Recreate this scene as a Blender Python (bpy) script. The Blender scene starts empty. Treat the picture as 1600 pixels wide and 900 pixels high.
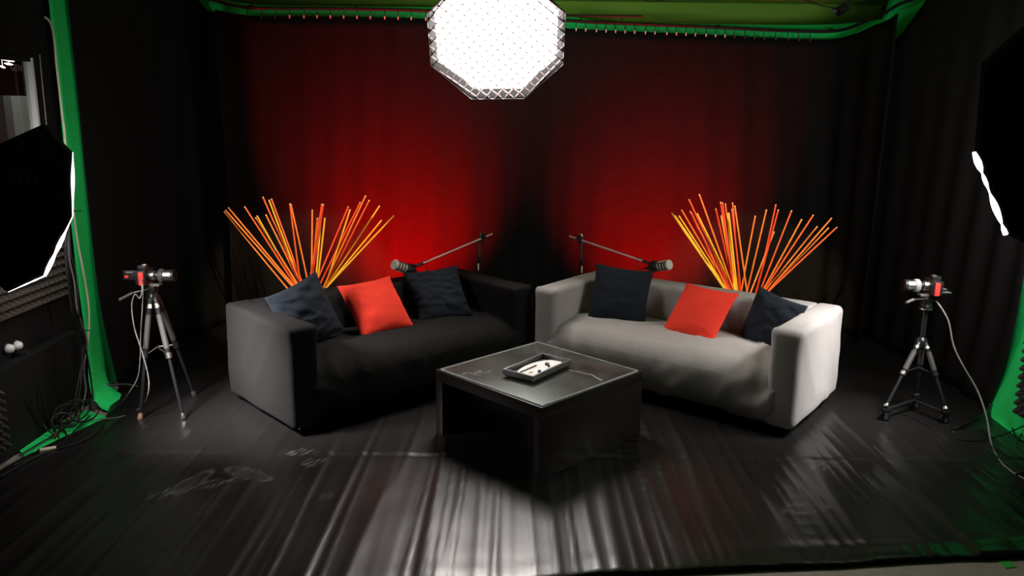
import bpy, bmesh, math, random
import numpy as np
from mathutils import Vector, Matrix

random.seed(7)
PI = math.pi
COL = bpy.context.scene.collection
SC = bpy.context.scene

# ------------------------------------------------------------------ camera numbers (metres, pixels of a 1600x900 frame)
F, CH, PITCH, ROLL = 1254.3, 1.7978, 0.22, -0.0132
def ray(u, v):
    a, b = u - 800, 450 - v
    cr, sr = math.cos(ROLL), math.sin(ROLL)
    x, y = (a * cr + b * sr) / F, (-a * sr + b * cr) / F
    c, s = math.cos(PITCH), math.sin(PITCH)
    return Vector((x, c + y * s, -s + y * c))
CAM = Vector((0, 0, CH))
def atz(u, v, z=0.0):
    d = ray(u, v); return CAM + d * ((z - CH) / d.z)
def aty(u, v, y):
    d = ray(u, v); return CAM + d * (y / d.y)
def atx(u, v, x):
    d = ray(u, v); return CAM + d * (x / d.x)

cd = bpy.data.cameras.new('camera'); cam = bpy.data.objects.new('camera', cd); COL.objects.link(cam)
cd.sensor_width = 36; cd.lens = 36 * F / 1600; cd.clip_start = 0.05
cam.matrix_world = Matrix.Translation(CAM) @ Matrix.Rotation(PI / 2 - PITCH, 4, 'X') @ Matrix.Rotation(-ROLL, 4, 'Z')
SC.camera = cam

# ------------------------------------------------------------------ materials
def mat(name, col, rough=0.6, metal=0.0, spec=0.5, noise=0.0, nscale=20, bump=0.0, bscale=300, sheen=0.0, emit=None, estr=0.0, coat=0.0):
    m = bpy.data.materials.new(name); m.use_nodes = True
    nt = m.node_tree; n = nt.nodes; b = n['Principled BSDF']
    b.inputs['Base Color'].default_value = (*col, 1); b.inputs['Roughness'].default_value = rough
    b.inputs['Metallic'].default_value = metal; b.inputs['Specular IOR Level'].default_value = spec
    b.inputs['Coat Weight'].default_value = coat
    if sheen:
        b.inputs['Sheen Weight'].default_value = sheen; b.inputs['Sheen Roughness'].default_value = 0.5
    tc = n.new('ShaderNodeTexCoord')
    if noise:
        t = n.new('ShaderNodeTexNoise'); t.inputs['Scale'].default_value = nscale; t.inputs['Detail'].default_value = 5
        nt.links.new(tc.outputs['Object'], t.inputs['Vector'])
        mx = n.new('ShaderNodeMix'); mx.data_type = 'RGBA'
        mx.inputs[6].default_value = (*[c * (1 - noise) for c in col], 1)
        mx.inputs[7].default_value = (*[min(1, c * (1 + noise)) for c in col], 1)
        nt.links.new(t.outputs['Fac'], mx.inputs[0]); nt.links.new(mx.outputs[2], b.inputs['Base Color'])
    if bump:
        t2 = n.new('ShaderNodeTexNoise'); t2.inputs['Scale'].default_value = bscale; t2.inputs['Detail'].default_value = 3
        nt.links.new(tc.outputs['Object'], t2.inputs['Vector'])
        bp = n.new('ShaderNodeBump'); bp.inputs['Strength'].default_value = bump; bp.inputs['Distance'].default_value = 0.004
        nt.links.new(t2.outputs['Fac'], bp.inputs['Height']); nt.links.new(bp.outputs['Normal'], b.inputs['Normal'])
    if emit:
        b.inputs['Emission Color'].default_value = (*emit, 1); b.inputs['Emission Strength'].default_value = estr
    return m

M = {}
M['black_cloth'] = mat('charcoal_sofa_cloth', (0.0115, 0.0105, 0.0105), 0.9, spec=0.12, noise=0.25, nscale=40, bump=0.25, bscale=500, sheen=0.0)
M['grey_cloth'] = mat('grey_sofa_cloth', (0.37, 0.34, 0.33), 0.85, spec=0.2, noise=0.07, nscale=45, bump=0.2, bscale=500, sheen=0.05)
M['navy_cloth'] = mat('navy_pillow_cloth', (0.012, 0.016, 0.024), 0.85, spec=0.2, noise=0.2, nscale=50, bump=0.3, bscale=450, sheen=0.02)
M['red_cloth'] = mat('red_pillow_cloth', (0.95, 0.055, 0.03), 0.85, spec=0.15, noise=0.06, nscale=60, bump=0.25, bscale=450)
M['curtain'] = mat('black_curtain_cloth', (0.011, 0.010, 0.010), 0.9, spec=0.1, noise=0.3, nscale=14, bump=0.25, bscale=350)
M['green'] = mat('green_screen_vinyl', (0.025, 0.80, 0.18), 0.6, spec=0.2, noise=0.06, nscale=3)
M['ceil'] = mat('yellow_green_paint', (0.20, 0.42, 0.05), 0.85, spec=0.2, noise=0.1, nscale=4)
M['dark_wall'] = mat('black_wall_paint', (0.005, 0.005, 0.005), 0.8, spec=0.3, noise=0.3, nscale=12)
M['black'] = mat('black_plastic', (0.012, 0.012, 0.013), 0.4, spec=0.5, noise=0.1, nscale=30)
M['rubber'] = mat('dark_grey_rubber', (0.05, 0.046, 0.044), 0.6, noise=0.15, nscale=60)
M['satin_black'] = mat('satin_black_metal', (0.03, 0.03, 0.032), 0.3, metal=0.6, noise=0.1, nscale=30)
M['steel'] = mat('brushed_steel', (0.72, 0.7, 0.68), 0.28, metal=1.0, noise=0.08, nscale=80)
M['boom_steel'] = mat('pale_satin_steel', (0.92, 0.88, 0.86), 0.42, metal=0.5, spec=0.8, noise=0.03, nscale=60)
M['chrome'] = mat('bright_chrome', (0.85, 0.84, 0.82), 0.15, metal=1.0, noise=0.03, nscale=40)
M['grey_plastic'] = mat('grey_plastic', (0.32, 0.31, 0.29), 0.5, noise=0.08, nscale=40)
M['cam_red'] = mat('red_plastic', (0.85, 0.05, 0.035), 0.45, noise=0.05, nscale=30)
M['foam'] = mat('charcoal_acoustic_foam', (0.075, 0.062, 0.053), 0.95, spec=0.1, noise=0.25, nscale=60, bump=0.3, bscale=600)
M['white'] = mat('white_paint', (0.8, 0.8, 0.77), 0.5, noise=0.04, nscale=20)
M['ivory'] = mat('ivory_cable_sheath', (0.75, 0.68, 0.5), 0.5, noise=0.05, nscale=20)
M['grey_cable'] = mat('grey_cable_sheath', (0.20, 0.19, 0.18), 0.5, noise=0.08, nscale=20)
M['black_cable'] = mat('black_cable_sheath', (0.012, 0.012, 0.012), 0.45, noise=0.1, nscale=20)
M['red_cable'] = mat('red_cable_sheath', (0.5, 0.02, 0.02), 0.5, noise=0.1, nscale=20)
M['wood_dark'] = mat('black_brown_veneer', (0.022, 0.014, 0.012), 0.38, spec=0.5, noise=0.35, nscale=9, bump=0.05, bscale=200)
M['tray_grey'] = mat('gunmetal_tray', (0.16, 0.16, 0.16), 0.4, metal=0.3, noise=0.1, nscale=50)
M['paper'] = mat('white_card', (0.92, 0.9, 0.87), 0.6, noise=0.04, nscale=60)
M['tan'] = mat('tan_print', (0.55, 0.38, 0.2), 0.7, noise=0.1, nscale=60)
M['grille'] = mat('pale_mic_grille', (0.62, 0.60, 0.50), 0.55, noise=0.1, nscale=200, bump=0.3, bscale=900)
M['softbox_black'] = mat('black_softbox_fabric', (0.006, 0.006, 0.006), 0.85, spec=0.15, noise=0.2, nscale=30)
M['grid_cloth'] = mat('softbox_grid_cloth', (0.07, 0.055, 0.055), 0.9, spec=0.1, noise=0.15, nscale=40)
M['lip'] = mat('softbox_lip_lining', (0.85, 0.70, 0.70), 0.8, noise=0.2, nscale=60)
M['lit'] = mat('lit_diffuser_fabric', (0.9, 0.9, 0.9), 0.8, noise=0.02, nscale=20, emit=(1.0, 0.93, 0.895), estr=53.0)
M['seam_lit'] = mat('lit_fabric_seam', (0.9, 0.9, 0.9), 0.8, noise=0.02, nscale=20, emit=(1.0, 0.95, 0.94), estr=2.2)
M['lit_side'] = mat('lit_side_diffuser', (0.9, 0.9, 0.9), 0.8, noise=0.02, nscale=20, emit=(1.0, 0.97, 0.96), estr=8.0)
M['lettering'] = mat('faded_lettering', (0.05, 0.048, 0.045), 0.7, noise=0.2, nscale=80)
M['lettering_lit'] = mat('pink_grey_lettering', (0.95, 0.55, 0.48), 0.7, noise=0.2, nscale=80)
M['far_wall'] = mat('pale_grey_plaster', (0.42, 0.42, 0.40), 0.85, noise=0.08, nscale=6)
M['far_pillar'] = mat('warm_grey_plaster', (0.46, 0.44, 0.44), 0.85, noise=0.08, nscale=6)
M['tube'] = mat('lit_tube', (0.9, 0.8, 0.8), 0.5, noise=0.02, nscale=9, emit=(1.0, 0.86, 0.84), estr=2.0)  # glow standing in for ceiling lights reflected in the window
M['brown'] = mat('brown_rubber', (0.30, 0.16, 0.12), 0.55, noise=0.2, nscale=40)
M['tape'] = mat('green_tape', (0.05, 0.45, 0.06), 0.6, noise=0.15, nscale=40)
M['s_yellow'] = mat('yellow_stick_paint', (1.0, 0.55, 0.03), 0.5, noise=0.12, nscale=25)  # orange stick with stronger light put into its colour as yellow
M['s_orange'] = mat('orange_stick_paint', (1.0, 0.24, 0.03), 0.5, noise=0.12, nscale=25)
M['s_ro'] = mat('orange_red_stick_paint', (0.95, 0.13, 0.025), 0.5, noise=0.12, nscale=25)  # orange stick, some of the red light mixed into the colour
M['s_red'] = mat('red_stick_paint', (0.85, 0.07, 0.02), 0.5, noise=0.12, nscale=25)  # orange stick under the red wash, its tint put into the colour
M['stick_end'] = mat('pale_cut_wood', (1.0, 0.62, 0.3), 0.7, noise=0.1, nscale=80)

def concrete():
    m = mat('beige_concrete', (0.30, 0.27, 0.23), 0.85, noise=0.18, nscale=18, bump=0.2, bscale=90); return m
M['concrete'] = concrete()

def vinyl():
    m = bpy.data.materials.new('black_vinyl'); m.use_nodes = True
    nt = m.node_tree; n = nt.nodes; b = n['Principled BSDF']; L = nt.links.new
    tc = n.new('ShaderNodeTexCoord')
    t = n.new('ShaderNodeTexNoise'); t.inputs['Scale'].default_value = 2.2; t.inputs['Detail'].default_value = 7
    L(tc.outputs['Object'], t.inputs['Vector'])
    r = n.new('ShaderNodeMapRange'); r.inputs[3].default_value = 0.27; r.inputs[4].default_value = 0.38
    L(t.outputs['Fac'], r.inputs[0]); L(r.outputs[0], b.inputs['Roughness'])
    at = n.new('ShaderNodeAttribute'); at.attribute_name = 'dust'
    t2 = n.new('ShaderNodeTexNoise'); t2.inputs['Scale'].default_value = 30; t2.inputs['Detail'].default_value = 6
    L(tc.outputs['Object'], t2.inputs['Vector'])
    mu = n.new('ShaderNodeMath'); mu.operation = 'MULTIPLY'; L(at.outputs['Fac'], mu.inputs[0]); L(t2.outputs['Fac'], mu.inputs[1])
    mx = n.new('ShaderNodeMix'); mx.data_type = 'RGBA'
    mx.inputs[6].default_value = (0.009, 0.008, 0.008, 1); mx.inputs[7].default_value = (0.30, 0.29, 0.26, 1)
    L(mu.outputs[0], mx.inputs[0]); L(mx.outputs[2], b.inputs['Base Color'])
    bp = n.new('ShaderNodeBump'); bp.inputs['Strength'].default_value = 0.12; bp.inputs['Distance'].default_value = 0.003
    t3 = n.new('ShaderNodeTexNoise'); t3.inputs['Scale'].default_value = 160; t3.inputs['Detail'].default_value = 3
    L(tc.outputs['Object'], t3.inputs['Vector']); L(t3.outputs['Fac'], bp.inputs['Height']); L(bp.outputs['Normal'], b.inputs['Normal'])
    return m
M['vinyl'] = vinyl()

def glass(name='clear_glass_sheet', d0=0.01, d1=0.07):
    m = bpy.data.materials.new(name); m.use_nodes = True
    nt = m.node_tree; n = nt.nodes; L = nt.links.new
    n.remove(n['Principled BSDF']); out = n['Material Output']
    tr = n.new('ShaderNodeBsdfTransparent'); tr.inputs[0].default_value = (0.93, 0.96, 0.94, 1)
    gl = n.new('ShaderNodeBsdfGlossy'); gl.inputs['Roughness'].default_value = 0.06
    df = n.new('ShaderNodeBsdfDiffuse'); df.inputs[0].default_value = (0.5, 0.5, 0.47, 1)
    fr = n.new('ShaderNodeFresnel'); fr.inputs[0].default_value = 1.45
    ge_ = n.new('ShaderNodeNewGeometry'); ng = n.new('ShaderNodeMath'); ng.operation = 'SUBTRACT'; ng.inputs[0].default_value = 1; L(ge_.outputs['Backfacing'], ng.inputs[1])
    fm = n.new('ShaderNodeMath'); fm.operation = 'MULTIPLY'; L(fr.outputs[0], fm.inputs[0]); L(ng.outputs[0], fm.inputs[1])      # only the entry face mirrors
    m1 = n.new('ShaderNodeMixShader'); L(fm.outputs[0], m1.inputs[0]); L(tr.outputs[0], m1.inputs[1]); L(gl.outputs[0], m1.inputs[2])
    tc = n.new('ShaderNodeTexCoord'); t = n.new('ShaderNodeTexNoise'); t.inputs['Scale'].default_value = 7; t.inputs['Detail'].default_value = 8
    L(tc.outputs['Object'], t.inputs['Vector'])
    r = n.new('ShaderNodeMapRange'); r.inputs[1].default_value = 0.3; r.inputs[2].default_value = 0.75; r.inputs[3].default_value = d0; r.inputs[4].default_value = d1
    L(t.outputs['Fac'], r.inputs[0])
    m2 = n.new('ShaderNodeMixShader'); L(r.outputs[0], m2.inputs[0]); L(m1.outputs[0], m2.inputs[1]); L(df.outputs[0], m2.inputs[2])
    L(m2.outputs[0], out.inputs['Surface'])
    return m
M['glass'] = glass()
M['window_glass'] = glass('window_glass', 0.0, 0.008)
M['glass_edge'] = mat('ground_glass_edge', (0.72, 0.78, 0.74), 0.35, noise=0.1, nscale=30)  # light reflected by the glass edges, put into a pale colour

# ------------------------------------------------------------------ objects
def obj(name, me, m, parent=None, mw=None):
    o = bpy.data.objects.new(name, me); COL.objects.link(o)
    if m is not None:
        me.materials.clear(); me.materials.append(M[m] if isinstance(m, str) else m)
    if mw is not None: o.matrix_world = mw
    if parent is not None: o.parent = parent
    return o
def tag(o, label, cat, group=None):
    o['label'] = label; o['category'] = cat
    if group: o['group'] = group
    return o
def thing(name, label, cat, loc=(0, 0, 0), rotz=0, group=None):
    o = bpy.data.objects.new(name, None); COL.objects.link(o); o.empty_display_size = 0.1
    o.location = loc; o.rotation_euler = (0, 0, rotz)
    return tag(o, label, cat, group)
def structure(o): o['kind'] = 'structure'; return o

class MB:
    def __init__(s): s.v = []; s.f = []
    def add(s, vs, fs):
        k = len(s.v); s.v += [tuple(p) for p in vs]; s.f += [tuple(i + k for i in q) for q in fs]
    def box(s, c, d, R=None):
        c = Vector(c); vs = []
        for z in (-1, 1):
            for x, y in ((-1, -1), (1, -1), (1, 1), (-1, 1)):
                p = Vector((x * d[0] / 2, y * d[1] / 2, z * d[2] / 2))
                if R is not None: p = R @ p
                vs.append(c + p)
        s.add(vs, [(3, 2, 1, 0), (4, 5, 6, 7), (0, 1, 5, 4), (1, 2, 6, 5), (2, 3, 7, 6), (3, 0, 4, 7)])
        return s
    def tube(s, pts, r, n=8, cap=True):
        pts = [Vector(p) for p in pts]; rs = r if isinstance(r, (list, tuple)) else [r] * len(pts)
        t0 = (pts[1] - pts[0]).normalized()
        up = Vector((0, 0, 1)) if abs(t0.z) < 0.9 else Vector((1, 0, 0))
        a = t0.cross(up).normalized(); vs = []
        for i, p in enumerate(pts):
            if i == 0: t = t0
            elif i == len(pts) - 1: t = (pts[i] - pts[i - 1]).normalized()
            else: t = (pts[i + 1] - pts[i - 1]).normalized()
            a = (a - t * a.dot(t)).normalized(); b = t.cross(a)
            for k in range(n):
                an = 2 * PI * k / n; vs.append(p + (a * math.cos(an) + b * math.sin(an)) * rs[i])
        fs = []
        for i in range(len(pts) - 1):
            for k in range(n):
                k2 = (k + 1) % n; fs.append((i * n + k, i * n + k2, (i + 1) * n + k2, (i + 1) * n + k))
        if cap: fs += [tuple(range(n - 1, -1, -1)), tuple((len(pts) - 1) * n + k for k in range(n))]
        s.add(vs, fs); return s
    def lathe(s, prof, mw=Matrix.Identity(4), n=24):      # prof: (radius, height) about local z
        pts = [mw @ Vector((0, 0, h)) for _, h in prof]
        vs = []
        for r, h in prof:
            for k in range(n):
                an = 2 * PI * k / n; vs.append(mw @ Vector((max(r, 1e-5) * math.cos(an), max(r, 1e-5) * math.sin(an), h)))
        fs = []
        for i in range(len(prof) - 1):
            for k in range(n):
                k2 = (k + 1) % n; fs.append((i * n + k, i * n + k2, (i + 1) * n + k2, (i + 1) * n + k))
        fs += [tuple(range(n - 1, -1, -1)), tuple((len(prof) - 1) * n + k for k in range(n))]
        s.add(vs, fs); return s
    def prism(s, poly, z0, z1, mw=Matrix.Identity(4)):
        n = len(poly); vs = [mw @ Vector((x, y, z)) for z in (z0, z1) for x, y in poly]
        s.add(vs, [tuple(range(n - 1, -1, -1)), tuple(range(n, 2 * n))] + [(i, (i + 1) % n, n + (i + 1) % n, n + i) for i in range(n)])
        return s
    def mesh(s, name, smooth=35, bevel=0.0):
        me = bpy.data.meshes.new(name); me.from_pydata(s.v, [], s.f)
        bm = bmesh.new(); bm.from_mesh(me); bmesh.ops.recalc_face_normals(bm, faces=bm.faces)
        if bevel:
            es = [e for e in bm.edges if len(e.link_faces) == 2 and e.calc_face_angle(0) > math.radians(50)]
            bmesh.ops.bevel(bm, geom=es, offset=bevel, segments=2, affect='EDGES', profile=0.6, clamp_overlap=True)
        if smooth:
            th = math.radians(smooth)
            for f in bm.faces: f.smooth = True
            for e in bm.edges: e.smooth = len(e.link_faces) == 2 and e.calc_face_angle(0) < th
        bm.to_mesh(me); bm.free(); return me
    def build(s, name, m, parent=None, smooth=35, bevel=0.0):
        return obj(name, s.mesh(name, smooth, bevel), m, parent)

def grid_mesh(name, P, smooth=True):                        # P: (rows, cols, 3)
    r, c, _ = P.shape; idx = np.arange(r * c).reshape(r, c)
    f = np.stack([idx[:-1, :-1], idx[:-1, 1:], idx[1:, 1:], idx[1:, :-1]], -1).reshape(-1, 4)
    me = bpy.data.meshes.new(name); me.from_pydata(P.reshape(-1, 3).tolist(), [], f.tolist())
    if smooth: me.polygons.foreach_set('use_smooth', np.ones(len(f), bool))
    me.update(); return me
def axes(o, x=None, z=None, y=None):                        # frame matrix from given axes
    cols = [Vector(a).normalized() for a in (x, y, z)]
    m = Matrix.Identity(4)
    for i, a in enumerate(cols):
        for j in range(3): m[j][i] = a[j]
    m.translation = Vector(o); return m
def along(o, d, up=(0, 0, 1)):                              # local z along d
    z = Vector(d).normalized(); x = Vector(up).cross(z)
    if x.length < 1e-4: x = Vector((1, 0, 0))
    x.normalize(); return axes(o, x, z, z.cross(x))
def smooth_path(pts, n=8):
    P = [Vector(p) for p in pts]; P = [P[0] * 2 - P[1]] + P + [P[-1] * 2 - P[-2]]; out = []
    for i in range(1, len(P) - 2):
        a, b, c, d = P[i - 1:i + 3]
        for k in range(n):
            t = k / n
            out.append(0.5 * ((2 * b) + (c - a) * t + (2 * a - 5 * b + 4 * c - d) * t * t + (3 * b - a - 3 * c + d) * t ** 3))
    out.append(P[-2]); return out
def cable(name, label, pts, r, m, cat='cable', group=None, n=8, parent=None):
    o = MB().tube(smooth_path(pts, n), r, 6).build(name, m, parent, smooth=60)
    if parent is None: tag(o, label, cat, group)
    return o
# cheap value noise in numpy
_rng = np.random.RandomState(3); _tab = _rng.rand(512, 512)
def vn(x, y):
    x = np.asarray(x, float); y = np.asarray(y, float)
    xi = np.floor(x).astype(int); yi = np.floor(y).astype(int); fx = x - xi; fy = y - yi
    fx = fx * fx * (3 - 2 * fx); fy = fy * fy * (3 - 2 * fy)
    g = lambda a, b: _tab[a % 512, b % 512]
    return (g(xi, yi) * (1 - fx) + g(xi + 1, yi) * fx) * (1 - fy) + (g(xi, yi + 1) * (1 - fx) + g(xi + 1, yi + 1) * fx) * fy - 0.5
def fbm(x, y): return vn(x, y) + 0.5 * vn(2.03 * x + 7, 2.03 * y + 3) + 0.25 * vn(4.1 * x + 1, 4.1 * y + 9)

def soft_box(name, lo, hi, r, step, disp):
    """rounded, wrinkled upholstery box; disp(p, n) moves each vertex along its normal"""
    lo = Vector(lo); hi = Vector(hi); bm = bmesh.new()
    def face(ax, side):
        a, b = [i for i in range(3) if i != ax]
        def cuts(i):
            L = hi[i] - lo[i]; k = max(2, int(L / step)); c = [lo[i] + L * j / k for j in range(k + 1)]
            ex = [lo[i] + r * q for q in (0.2, 0.45, 0.7)] + [hi[i] - r * q for q in (0.2, 0.45, 0.7)]
            return sorted(set(round(q, 5) for q in c + ex))
        ca, cb = cuts(a), cuts(b); vv = []
        for p in ca:
            row = []
            for q in cb:
                co = [0, 0, 0]; co[ax] = (lo, hi)[side][ax]; co[a] = p; co[b] = q; row.append(bm.verts.new(co))
            vv.append(row)
        for i in range(len(ca) - 1):
            for j in range(len(cb) - 1): bm.faces.new((vv[i][j], vv[i + 1][j], vv[i + 1][j + 1], vv[i][j + 1]))
    for ax in range(3):
        for sd in (0, 1): face(ax, sd)
    bmesh.ops.remove_doubles(bm, verts=bm.verts, dist=1e-4)
    for v in bm.verts:
        q = Vector([min(max(v.co[i], lo[i] + r), hi[i] - r) for i in range(3)])
        n = (v.co - q).normalized(); v.co = q + n * r; v.co = v.co + n * disp(v.co, n)
    bmesh.ops.recalc_face_normals(bm, faces=bm.faces)
    for f in bm.faces: f.smooth = True
    me = bpy.data.meshes.new(name); bm.to_mesh(me); bm.free(); return me

# ================================================================== SETTING
FX0, FX1, FY0, FY1, ZC = -2.66, 3.20, -0.6, 7.40, 2.72
structure(MB().box(((-4.6 + FX1) / 2, (FY0 + FY1) / 2, -0.06), (FX1 + 4.8, FY1 - FY0 + 0.4, 0.1)).build('floor', 'concrete', smooth=0))
structure(MB().box(((-4.6 + FX1) / 2, (FY0 + FY1) / 2, ZC + 0.05), (FX1 + 4.8, FY1 - FY0 + 0.4, 0.1)).build('ceiling', 'ceil', smooth=0))
structure(MB().box(((-4.6 + FX1) / 2, FY1 + 0.05, ZC / 2), (FX1 + 4.6, 0.1, ZC)).build('wall_back', 'ceil', smooth=0))
structure(MB().box((FX1 + 0.05, (FY0 + FY1) / 2, ZC / 2), (0.1, FY1 - FY0, ZC)).build('wall_right', 'dark_wall', smooth=0))
structure(MB().box((0, FY0 - 0.05, ZC / 2), (FX1 * 2 + 3, 0.1, ZC)).build('wall_front', 'dark_wall', smooth=0))
# left wall with the opening to the next room
WY0, WY1, WZ0, WZ1 = 3.70, 4.575, 1.45, 2.035
w = MB()
def wl(y0, y1, z0, z1): w.box((FX0 - 0.015, (y0 + y1) / 2, (z0 + z1) / 2), (0.03, y1 - y0, z1 - z0))
wl(FY0, WY0, 0, ZC); wl(WY1, FY1, 0, ZC); wl(WY0, WY1, 0, WZ0); wl(WY0, WY1, WZ1, ZC)
structure(w.build('wall_left', 'dark_wall', smooth=0))
# window in it
wr = bpy.data.objects.new('window_1', None); COL.objects.link(wr); wr.location = (FX0, (WY0 + WY1) / 2, WZ0); structure(wr)
inv = Matrix.Translation(-Vector(wr.location))
def child(mb, name, m, parent, smooth=35, bevel=0.0):       # mesh given in world numbers, parented under an unrotated empty
    me = mb.mesh(name, smooth, bevel); me.transform(parent.matrix_basis.inverted()); return obj(name, me, m, parent)
fw = MB()
fw.box((FX0 - 0.012, WY1 - 0.011, (WZ0 + WZ1) / 2), (0.046, 0.022, WZ1 - WZ0)); fw.box((FX0 - 0.012, WY0 + 0.011, (WZ0 + WZ1) / 2), (0.046, 0.022, WZ1 - WZ0))
fw.box((FX0 - 0.012, (WY0 + WY1) / 2, WZ0 + 0.011), (0.042, WY1 - WY0 - 0.046, 0.022))
child(fw, 'window_frame', 'white', wr, bevel=0.002)
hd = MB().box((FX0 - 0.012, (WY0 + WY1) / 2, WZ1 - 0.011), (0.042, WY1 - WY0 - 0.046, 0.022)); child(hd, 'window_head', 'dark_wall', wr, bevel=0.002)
child(MB().box((FX0 - 0.02, (WY0 + WY1) / 2, (WZ0 + WZ1) / 2), (0.006, WY1 - WY0 - 0.045, WZ1 - WZ0 - 0.045)), 'window_pane', 'window_glass', wr)
# the next room
FARX = -4.0
structure(MB().box((FARX - 0.05, 5.0, ZC / 2), (0.1, 4.9, ZC)).build('wall_next_room', 'far_wall', smooth=0))
pp = atx(8, 180, -3.55); p2 = atx(21, 180, -3.55)
structure(MB().box((-3.64, (pp.y + p2.y) / 2, ZC / 2), (0.18, p2.y - pp.y, ZC)).build('column_next_room', 'far_pillar', smooth=0, bevel=0.004))
bz = atx(40, 150, -3.3).z - 0.05
bo = thing('hanging_banner', 'black banner with faint GEN lettering behind the wall window', 'banner', (-3.3, 5.75, bz + 0.05))
child(MB().box((-3.3, 5.75, bz + 0.36), (0.03, 1.7, 0.62)), 'cloth', 'softbox_black', bo)
child(MB().tube([(-3.3, 4.85, bz + 0.67), (-3.3, 6.65, bz + 0.67)], 0.015), 'hanging_bar', 'steel', bo)
child(MB().tube([(-3.3, 5.1, bz + 0.67), (-3.3, 5.1, ZC)], 0.006), 'hanging_wire', 'steel', bo)
child(MB().tube([(-3.3, 6.4, bz + 0.67), (-3.3, 6.4, ZC)], 0.006), 'hanging_wire', 'steel', bo)
def letters(txt, size, m, parent, mw, name='lettering', depth=0.001):
    cu = bpy.data.curves.new('t', 'FONT'); cu.body = txt; cu.size = size; cu.extrude = depth; cu.space_character = 1.12
    to = bpy.data.objects.new('t', cu); COL.objects.link(to); bpy.context.view_layer.update()
    me = bpy.data.meshes.new_from_object(to.evaluated_get(bpy.context.evaluated_depsgraph_get()))
    bpy.data.objects.remove(to); me.transform(mw); me.transform(parent.matrix_basis.inverted())
    return obj(name, me, m, parent)
la = atx(17, 110, -3.27); lb = atx(38, 110, -3.27)
letters('GEN', (lb - la).length / 2.5, 'lettering_lit', bo, axes(la, (0, 1, 0), (1, 0, 0), (0, 0, 1)))
for k, (u, v, u2, v2) in enumerate(((0, 91.5, 22, 96), (7, 99, 20, 101), (0, 103, 8, 106))):  # reflections of ceiling lights in the pane, made as glowing tubes
    a = atx(u, v, -3.2); b = atx(u2, v2, -3.2)
    t = MB().tube([a, a.lerp(b, .3), a.lerp(b, .7), b], [0.003, 0.007, 0.007, 0.003], 8).tube([a.lerp(b, .5), Vector((a.lerp(b, .5).x, a.lerp(b, .5).y, ZC))], 0.002, 5).build('tube_lamp', 'tube', smooth=60)
    tag(t, ['longest lit white tube seen through the wall window, topmost of three', 'short lit white tube seen just above GEN through the wall window', 'lowest lit white tube at the frame edge in the wall window'][k], 'lamp', 'lit tubes in the next room')

# ------------------------------------------------------------------ green screen (behind the black curtains)
gs = []
def sheet(path, ztop, zbot=None):
    pass
track = [atx(300, -16, -2.30), aty(345, 3, 6.30), aty(372, 9.5, 6.75), aty(410, 13, 6.98), aty(520, 13.5, 7.0), aty(690, 18, 7.0), aty(900, 33, 7.02), aty(1080, 41, 7.04),
         aty(1240, 48.5, 7.05), aty(1310, 47.5, 6.92), aty(1352, 33, 6.62), aty(1385, 18, 6.35), aty(1420, 1, 6.08)]
track[0] = track[1] + (track[1] - track[2]) * 1.2
track.append(track[-1] + Vector((0.10, -0.75, 0.03))); track.append(track[-1] + Vector((0.05, -0.75, 0.0)))
TR = smooth_path(track, 8)
def off_path(P, d):                                          # push a plan path outwards (away from the set)
    out = []
    for i, p in enumerate(P):
        t = (P[min(i + 1, len(P) - 1)] - P[max(i - 1, 0)]); t.z = 0; t.normalize()
        out.append(p + Vector((-t.y, t.x, 0)) * d)
    return out
def resample(P, step):
    out = [P[0].copy()]; acc = 0
    for a, b in zip(P[:-1], P[1:]):
        L = (b - a).length; t = step - acc
        while t <= L: out.append(a.lerp(b, t / L)); t += step
        acc = (acc + L) % step
    return out
# plan of the screen: left strip at the wall, the back behind the track, right strip
left_part = [Vector((-2.625, y, 2.60)) for y in (4.745, 4.79, 4.88, 5.0, 5.3, 5.7, 6.1)]
back_part = [p for p in off_path(TR, 0.10) if p.y > 6.5]
right_part = [Vector((3.08, y, 2.6)) for y in (6.2, 5.6, 5.0, 4.7, 4.5, 4.3, 4.15)]
gp = resample(smooth_path(left_part + [Vector((-2.625, 6.55, 2.60))] + back_part[2:-2:4] + right_part, 6), 0.05)
zt = [0.0, 0.0, 0.005, 0.02, 0.05, 0.09, 0.15, 0.24, 0.36, 0.5, 0.8, 1.2, 1.6, 2.0, 2.3, 2.45, 2.6]
fl = [0.36, 0.30, 0.25, 0.19, 0.13, 0.09, 0.055, 0.03, 0.015, 0.006, 0, 0, 0, 0, 0, 0, 0]
flR = [0.20, 0.18, 0.165, 0.155, 0.145, 0.13, 0.11, 0.08, 0.05, 0.02, 0, 0, 0, 0, 0, 0, 0]
P = np.zeros((len(zt), len(gp), 3))
for j, p in enumerate(gp):
    t = gp[min(j + 1, len(gp) - 1)] - gp[max(j - 1, 0)]; t.z = 0; t.normalize(); nrm = Vector((t.y, -t.x, 0))
    ztop = 2.62 if p.x < 0 else 2.62 - 0.10 * min(1, p.x / 0.8)
    if p.x > 2.6 and p.y < 6.6: ztop = 2.66
    for i, z in enumerate(zt):
        f = (fl if p.x < 0 else flR)[i] * (min(1, max(0, (4.98 - p.y) / 0.10)) if p.x < 0 else min(1, max(0, (4.78 - p.y) / 0.12)))
        wob = 0.006 * math.sin(7 * p.y + 3 * z) * (1 if z > 0.3 else 0)
        sw = 0.32 * max(0, min(1, (5.05 - p.y) / 0.37)) * max(0, 1 - z / 0.4) ** 2 if p.x < 0 and p.y < 5.2 else 0
        P[i, j] = (p.x + nrm.x * (f + wob), p.y + nrm.y * (f + wob) - sw, (0.004 if i < 2 else z * ztop / 2.6))
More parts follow.
